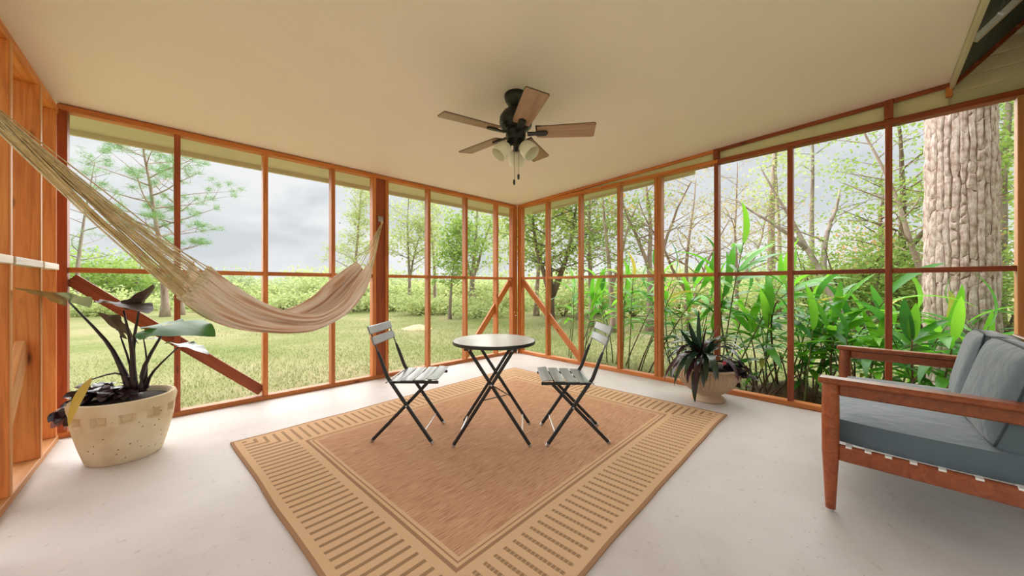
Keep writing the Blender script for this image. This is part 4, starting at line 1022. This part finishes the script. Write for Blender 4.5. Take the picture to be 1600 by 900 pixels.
# thick pine beside the porch, bark of raised plates between dark crevices
def big_pine():
    x, y = gp(1500, 4.0)
    t = thing('pine_trunk', (x, y, GZ-.05), 'thick pine trunk with plated grey pink bark behind the sofa', 'tree')
    random.seed(77); R0 = .275; Hh = 9.0
    prof = [(0, 0), (R0*1.25, 0), (R0*1.05, .35), (R0, .9), (R0*.98, 2), (R0*.93, 4), (R0*.84, 7), (R0*.75, Hh), (0, Hh)]
    MB().lathe([(a*.955, b) for a, b in prof], 40, c=(x, y, GZ-.05)).build('trunk', M_crev, t, smooth=60, M=Matrix.Identity(4))
    def rr(z): return float(np.interp(z, [0, .35, .9, 2, 4, 7, Hh], [R0*1.25, R0*1.05, R0, R0*.98, R0*.93, R0*.84, R0*.75]))
    def edge(c, z): return (c % nc)*2*PI/nc+(2*PI if c >= nc else 0)+.09*mnoise.noise(Vector((z*2.3, (c % nc)*3.7, 1)))+.045*mnoise.noise(Vector((z*11, (c % nc)*3.7, 2)))
    def plate(c, z0, z1, th, s0, s1):
        mb = MB(); nu, nv = 5, 5; G = []
        for j in range(nv+1):
            row = []
            for i in range(nu+1):
                f, g = i/nu, j/nv
                z = (z0+s0*(f-.5))*(1-g)+(z1+s1*(f-.5))*g+.02*mnoise.noise(Vector((f*3+c, g+z0*3, 4)))
                gp_ = .012*random.random(); a = edge(c, z)*(1-f)+edge(c+1, z)*f; a += gp_*(1-2*f)
                e = min(f, 1-f, g, 1-g); h_ = th*min(1, e*2.5+.55) if e > 0 else th*.25-.004
                q = rr(z)*.962+h_+.008*mnoise.noise(Vector((a*9, z*9, 0)))
                row.append(mb.b.verts.new((x+q*math.cos(a), y+q*math.sin(a), GZ-.05+max(z, .01))))
            G.append(row)
        for j in range(nv):
            for i in range(nu): mb.b.faces.new((G[j][i], G[j][i+1], G[j+1][i+1], G[j+1][i]))
        return mb
    # plates that face the porch: staggered columns
    nc = 27; cnt = 0; rest = MB()
    a_cam = math.atan2(CAM.y-y, CAM.x-x)
    for c in range(nc):
        a0 = c*2*PI/nc; z = random.uniform(-.2, .1); da = abs((a0-a_cam+PI) % (2*PI)-PI)
        s0 = random.uniform(-.05, .05)
        while z < 4.6:
            hh = random.choice((.10, .18, .28, .40, .55))*random.uniform(.8, 1.3); s1 = random.uniform(-.05, .05)
            mb = plate(c, z, z+hh-.002, random.uniform(.006, .020), s0, s1); s0 = s1
            if da < 1.75 and cnt < 290 and z < 3.4:
                mb.build('bark_plate', M_plate, t, smooth=50, M=Matrix.Identity(4)); cnt += 1
            else:
                mm = bpy.data.meshes.new('x'); mb.b.to_mesh(mm); rest.b.from_mesh(mm); mb.b.free(); bpy.data.meshes.remove(mm)
            z += hh
    o = rest.build('bark_plates', M_plate, t, smooth=50, M=Matrix.Identity(4)); o['kind'] = 'stuff'
    br = MB(); LV = Leaves(5)
    for k in range(16):
        a = k*2.4; p = Vector((x, y, GZ+6.2+2.6*k/16)); Q = curve(p, (math.cos(a), math.sin(a), .5), random.uniform(1.2, 2.2), .2, 6, .15)
        br.tube(Q, [.05*(1-.8*j/6) for j in range(7)], 5)
        for j in (3, 4, 5, 6): LV.add(Q[j], (.25, .25, .2), 60)
    br.build('branches', M_bark_brown, t, smooth=True, M=Matrix.Identity(4))
    o = put(bpy.data.objects.new('foliage', LV.mesh('foliage', F_pine, .2, .05, .6, 1)), Matrix.Identity(4), t); o['kind'] = 'stuff'
big_pine()
pp = lambda g: .55+.45*math.sin(PI*min(1, g*.9+.1))
# beyond the lawn, back wall side
def T_(px, Z): return gp(px, Z)
x, y = T_(258, 13.7); tree('young_pine', x, y, 7.3, .15, 'young pine with wide sparse crown seen above the hammock cords', M_bark_pink, F_pine, 31, b0=.33, nb=22, bl=2.3, bup=.45, twigs=4, nleaf=80, size=.20, spread=.075, aspect=.06, needle=1, prof=pp, bow=-.1)
x, y = T_(283, 14.6); tree('young_pine', x, y, 7.2, .12, 'second thinner pine close behind the wide sparse pine', M_bark_pink, F_pine, 32, b0=.35, nb=16, bl=1.9, bup=.4, twigs=4, nleaf=70, size=.20, spread=.075, aspect=.06, needle=1, prof=pp, bow=-.1)
x, y = T_(120, 17); tree('young_pine', x, y, 7.5, .12, 'faint sparse pine at far left beside the corner post', M_bark_grey, F_pine, 33, b0=.3, nb=16, bl=2.0, bup=.4, twigs=3, nleaf=30, size=.2, spread=.08, aspect=.06, needle=1, prof=pp, bow=-.1)
x, y = T_(553, 16.5); tree('young_pine', x, y, 6.0, .12, 'slim pine with open crown seen left of the hammock post', M_bark_pink, F_lime, 34, b0=.3, nb=24, bl=1.3, bup=.5, twigs=5, nleaf=30, size=.13, spread=.16, aspect=.3, prof=lambda g: 1-.6*g)
x, y = T_(640, 18); tree('broadleaf_tree', x, y, 6.2, .11, 'thin pale tree just right of the hammock post', M_bark_grey, F_lime, 35, b0=.28, nb=20, bl=1.9, twigs=4, nleaf=26, size=.15, spread=.3, fork=[(.3, .25, .1, 3, .07)])
x, y = T_(680, 19); tree('young_pine', x, y, 6.4, .13, 'tall thin tree seen two bays right of the hammock post', M_bark_pink, F_lime, 36, b0=.4, nb=18, bl=1.5, twigs=4, nleaf=24, size=.14, spread=.28)
x, y = T_(703, 12.6); tree('broadleaf_tree', x, y, 3.6, .07, 'small tree with leafy lower trunk standing behind the round table', M_bark_grey, F_mid, 37, b0=.33, nb=22, bl=.95, twigs=4, nleaf=24, size=.13, spread=.17, wob=.06)
x, y = T_(737, 16.0); tree('broadleaf_tree', x, y, 6.0, .17, 'broad grey trunked tree left of the porch corner', M_bark_grey, F_mid, 38, b0=.28, nb=20, bl=1.6, twigs=4, nleaf=24, size=.13, spread=.25, fork=[(.25, .3, -.1, 3, .09), (.3, -.3, .1, 3, .07)])
x, y = T_(778, 19); tree('young_pine', x, y, 5.6, .10, 'thin tree seen in the last bay before the corner', M_bark_pink, F_lime, 39, b0=.3, nb=18, bl=1.3, twigs=4, nleaf=18, size=.13, spread=.25)
# masses of low trees behind the lawn
far = [(135, 22, 3.6, 2.4, 0), (185, 21, 3.5, 2.3, 0), (228, 25, 3.4, 2.5, 1), (372, 26, 2.5, 1.9, 1), (330, 22, 1.6, 1.7, 2), (415, 24, 1.6, 1.8, 2), (455, 30, 2.1, 2.2, 1), (500, 27, 2.3, 2.3, 2), (540, 24, 1.7, 1.9, 2), (590, 27, 2.3, 2.1, 1), (625, 22, 1.6, 1.6, 2), (655, 26, 2.0, 2.0, 3), (700, 30, 1.9, 2.2, 3), (745, 27, 2.0, 2.0, 3), (790, 30, 2.0, 2.1, 2), (270, 28, 2.2, 2.3, 2)]
nm = ['dense mid green', 'haze tinted grey green', 'haze tinted lime', 'light lime']
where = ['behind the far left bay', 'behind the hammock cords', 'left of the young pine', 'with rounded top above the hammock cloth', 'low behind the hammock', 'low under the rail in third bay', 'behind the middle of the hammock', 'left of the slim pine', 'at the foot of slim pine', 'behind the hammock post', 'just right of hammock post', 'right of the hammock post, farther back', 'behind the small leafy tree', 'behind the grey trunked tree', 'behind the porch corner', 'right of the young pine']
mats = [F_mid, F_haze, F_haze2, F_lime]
for k, (px, Z, h, r, c) in enumerate(far):
    x, y = T_(px, Z); shrub('low_tree', x, y, h, r, '%s low tree %s' % (nm[c], where[k]), mats[c], 100+k, n=2600, size=.22, bark=M_bark_grey, cat='tree', ns=9)
# a band of undergrowth at the far edge of the lawn
ug = [(112, 15.5), (155, 14.5), (205, 17), (300, 19), (345, 17), (392, 19), (440, 18), (490, 19), (520, 16), (570, 17.5), (612, 17), (662, 15), (690, 18), (722, 15.5), (752, 13.5), (776, 15), (800, 17)]
wug = ['at the far left edge of lawn', 'left of the pines behind lawn', 'beside the young pine', 'right of the pine trunks', 'under the hammock, left part', 'under the hammock, third bay', 'under the hammock, lowest part', 'under the rising end of hammock', 'left of slim pine foot', 'behind the hammock post foot', 'beside the dirt mound', 'left of the small leafy tree', 'behind the small leafy tree', 'right of the small leafy tree', 'left of the corner brace', 'behind the corner brace', 'behind the corner posts']
for k, (px, Z) in enumerate(ug):
    x, y = T_(px, Z); shrub('bush', x, y, random.Random(k).uniform(.8, 1.4), random.Random(k+50).uniform(1.3, 1.9), 'low light green bush %s' % wug[k], F_lime if k % 2 else F_haze2, 150+k, n=1300, size=.16, cat='bush', ns=8)
M_dirt = plain('orange_dirt', (.55, .36, .22), .95, var=.15, scale=3)
x, y = T_(652, 10.0); mound('dirt_mound', x, y, .60, .14, M_dirt, 'low orange dirt mound on the lawn right of the post', 'mound')
# right wall side
x, y = T_(862, 11.0); tree('oak_tree', x, y, 5.6, .12, 'leafy oak with dark forked trunk just right of the porch corner', M_bark_brown, F_oak, 51, b0=.18, nb=30, bl=1.9, twigs=5, nleaf=28, size=.12, spread=.26, fork=[(.18, .3, -.3, 3.6, .10), (.2, -.3, .2, 3.2, .09)])
x, y = T_(838, 14.0); tree('broadleaf_tree', x, y, 7.0, .12, 'light green tree right beside the corner posts', M_bark_pink, F_lime, 52, b0=.3, nb=26, bl=2.0, twigs=5, nleaf=30, size=.15, spread=.3)
x, y = T_(925, 10.5); tree('oak_tree', x, y, 5.8, .10, 'oak with rusty crown behind the right folding chair', M_bark_pink, F_oak, 53, b0=.25, nb=28, bl=1.6, twigs=5, nleaf=18, size=.10, spread=.28, wob=.06)
x, y = T_(905, 12.5); tree('oak_tree', x, y, 6.8, .10, 'rust leaved tree whose top shows under the eave', M_bark_pink, F_rust, 54, b0=.45, nb=20, bl=1.7, twigs=4, nleaf=22, size=.13, spread=.28)
x, y = T_(958, 9.2); tree('broadleaf_tree', x, y, 4.9, .09, 'pale trunked tree left of the double stud', M_bark_pink, F_mid, 55, b0=.25, nb=24, bl=1.3, twigs=4, nleaf=13, size=.09, spread=.22, fork=[(.3, .3, -.2, 2.4, .05)])
x, y = T_(1015, 9.5); tree('broadleaf_tree', x, y, 5.2, .11, 'bare limbed pinkish tree at the double stud', M_bark_pink, F_olive, 56, b0=.3, nb=24, bl=1.5, twigs=4, nleaf=7, size=.08, spread=.2, fork=[(.25, .4, -.3, 3, .06), (.35, -.3, .2, 2.6, .06)], wob=.07)
x, y = T_(1075, 10.0); tree('broadleaf_tree', x, y, 4.6, .08, 'sparse olive leaved tree above the fluted pot', M_bark_pink, F_olive, 57, b0=.25, nb=30, bl=1.7, twigs=5, nleaf=8, size=.08, spread=.22, fork=[(.2, .5, -.4, 3, .05), (.25, -.3, .5, 3, .05)], wob=.08)
x, y = T_(1150, 11.0); tree('broadleaf_tree', x, y, 5.2, .08, 'sparse olive leaved tree right of fluted pot plant', M_bark_pink, F_olive, 58, b0=.25, nb=28, bl=1.8, twigs=5, nleaf=8, size=.08, spread=.24, fork=[(.25, .4, -.4, 3, .05)], wob=.08)
x, y = T_(1207, 12.0); tree('tall_pine', x, y, 10.5, .16, 'straight pink pine trunk with leaf tufts, left of third right hand stud', M_bark_pink, F_lime, 59, b0=.30, b1=.8, nb=12, bl=.8, twigs=3, nleaf=14, size=.14, spread=.2)
x, y = T_(1220, 15.0); tree('tall_pine', x, y, 10.5, .12, 'thinner pine trunk touching the third stud from the right', M_bark_pink, F_lime, 60, b0=.45, nb=14, bl=1.1, twigs=3, nleaf=12, size=.16, spread=.25)
x, y = T_(1268, 13.5); tree('tall_pine', x, y, 10.5, .13, 'grey pine trunk between the last studs but two', M_bark_grey, F_haze, 61, b0=.5, nb=14, bl=1.3, twigs=3, nleaf=16, size=.16, spread=.3)
x, y = T_(1340, 7.0); tree('forked_tree', x, y, 4.6, .11, 'crooked grey forked tree leaning left over the garden', M_bark_grey, F_mid, 62, lean=(.05, .42), b0=.35, nb=16, bl=1.1, twigs=3, nleaf=6, size=.07, spread=.13, fork=[(.38, .3, .1, 2.4, .07), (.55, -.2, .9, 2.0, .05)], wob=.10)
x, y = T_(1405, 7.8); tree('broadleaf_tree', x, y, 5.6, .12, 'dark branched tree behind the last stud before the thick pine', M_bark_brown, F_oak, 63, b0=.25, nb=26, bl=1.5, twigs=4, nleaf=16, size=.08, spread=.17, fork=[(.25, .4, .3, 3, .07), (.35, .2, -.5, 2.6, .06)], wob=.07)
x, y = T_(1450, 6.8); tree('broadleaf_tree', x, y, 5.4, .08, 'rusty limbed tree just left of the thick pine', M_bark_pink, F_mid, 64, b0=.35, nb=20, bl=1.2, twigs=3, nleaf=16, size=.08, spread=.15, wob=.09)
x, y = T_(1560, 7.5); tree('tall_pine', x, y, 8.5, .13, 'pale trunk with green boughs right of the thick pine', M_bark_grey, F_mid, 65, b0=.3, nb=30, bl=1.3, twigs=5, nleaf=26, size=.12, spread=.2, wob=.05)
x, y = T_(1640, 9.5); tree('broadleaf_tree', x, y, 6.5, .13, 'leafy tree at far right behind the house corner', M_bark_brown, F_mid, 66, b0=.2, nb=26, bl=1.9, twigs=5, nleaf=24, size=.14, spread=.3)
bs = [(1290, 8.2, 2.5, 1.25, F_mid, 'green bush with pale flowers behind the ginger, left part'), (1345, 7.6, 2.3, 1.15, F_mid, 'green bush behind the ginger in front of the sofa'), (1395, 8.6, 2.8, 1.3, F_rust, 'rusty green bush behind the last stud'), (1440, 7.4, 2.4, 1.1, F_mid, 'green bush at left side of the thick pine'), (1560, 7.0, 2.4, 1.15, F_mid, 'green bush at right side of the thick pine'), (1235, 11.5, 2.0, 1.5, F_lime, 'light green bush behind the third stud from the right'), (880, 14, 1.5, 1.6, F_lime, 'light green bush behind the diagonal brace on the right'), (935, 15, 1.8, 1.8, F_mid, 'green bush behind the right folding chair'), (990, 14, 1.6, 1.7, F_mid, 'green bush behind the pale trunked tree'), (1060, 15, 1.8, 1.9, F_olive, 'olive bush behind the fluted pot plant'), (1125, 15, 1.7, 1.9, F_lime, 'light green bush behind the tallest ginger'), (1180, 16, 1.9, 1.9, F_mid, 'green bush far behind the broad ginger'), (1330, 15, 2.4, 2.4, F_mid, 'green bush far behind the forked tree'), (1450, 15, 2.6, 2.6, F_mid, 'green bush far behind the thick pine'), (830, 19, 2.2, 2.2, F_haze2, 'haze tinted lime bush far behind the corner posts')]
for k, (px, Z, h, r, m, lab) in enumerate(bs):
    x, y = T_(px, Z); shrub('bush', x, y, h, r, lab, m, 200+k, n=4200 if Z < 10 else 1800, size=.08 if Z < 10 else .14, cat='bush', ns=9)
# pale flowers on the near bushes
M_petal = plain('pale_petals', (.80, .74, .66), .6)
random.seed(91)
LVf = Leaves(91)
# tree belt farther out, all round the horizon in view
random.seed(17)
belt = [(60+k*62, 38+8*random.random(), 2.2+1.6*random.random()) for k in range(26)]
side = ['far left', 'left', 'middle', 'right', 'far right']
for k, (px, Z, h) in enumerate(belt):
    x, y = T_(px, Z)
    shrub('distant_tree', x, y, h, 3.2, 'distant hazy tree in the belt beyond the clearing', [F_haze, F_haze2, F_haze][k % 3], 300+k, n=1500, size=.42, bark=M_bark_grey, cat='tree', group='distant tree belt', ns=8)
# ------------------------------------------------------------------ grass blades on the near lawn
M_grass = leafmat('grass_blades', (.145, .215, .065), (.285, .285, .135), .3, .7, .1)
def grass(name, n, box, hgt, wid, seed, label, keep):
    r = np.random.default_rng(seed)
    x = r.uniform(box[0], box[1], n); y = r.uniform(box[2], box[3], n)
    k = keep(x, y, r); x, y = x[k], y[k]; n = len(x)
    z = np.full(n, GZ+.0); a = r.uniform(0, 2*PI, n); h_ = hgt*r.uniform(.5, 1.3, n); ln = r.normal(0, .5, (n, 2))*h_[:, None]
    B = np.stack([x, y, z], 1); q = np.stack([np.cos(a), np.sin(a), 0*a], 1)*(wid/2); t = np.stack([ln[:, 0], ln[:, 1], h_], 1)
    V = np.stack([B+q, B-q, B+t], 1).reshape(-1, 3); F = np.arange(n*3).reshape(-1, 3)
    o = put(bpy.data.objects.new(name, npmesh(name, V, F, M_grass)), Matrix.Identity(4)); tag(o, label, 'grass', kind='stuff')
grass('grass', 120000, (-8, 9, .15, 9), .036, .009, 1, 'short lawn grass outside the back wall', lambda x, y, r: (r.uniform(0, 1, len(x)) < 1.3/(1+.35*y*y*.3)))
grass('grass', 60000, (.2, 9, -6.5, .15), .036, .009, 2, 'short lawn grass outside the right wall', lambda x, y, r: (r.uniform(0, 1, len(x)) < 1.3/(1+.35*x*x*.3)))
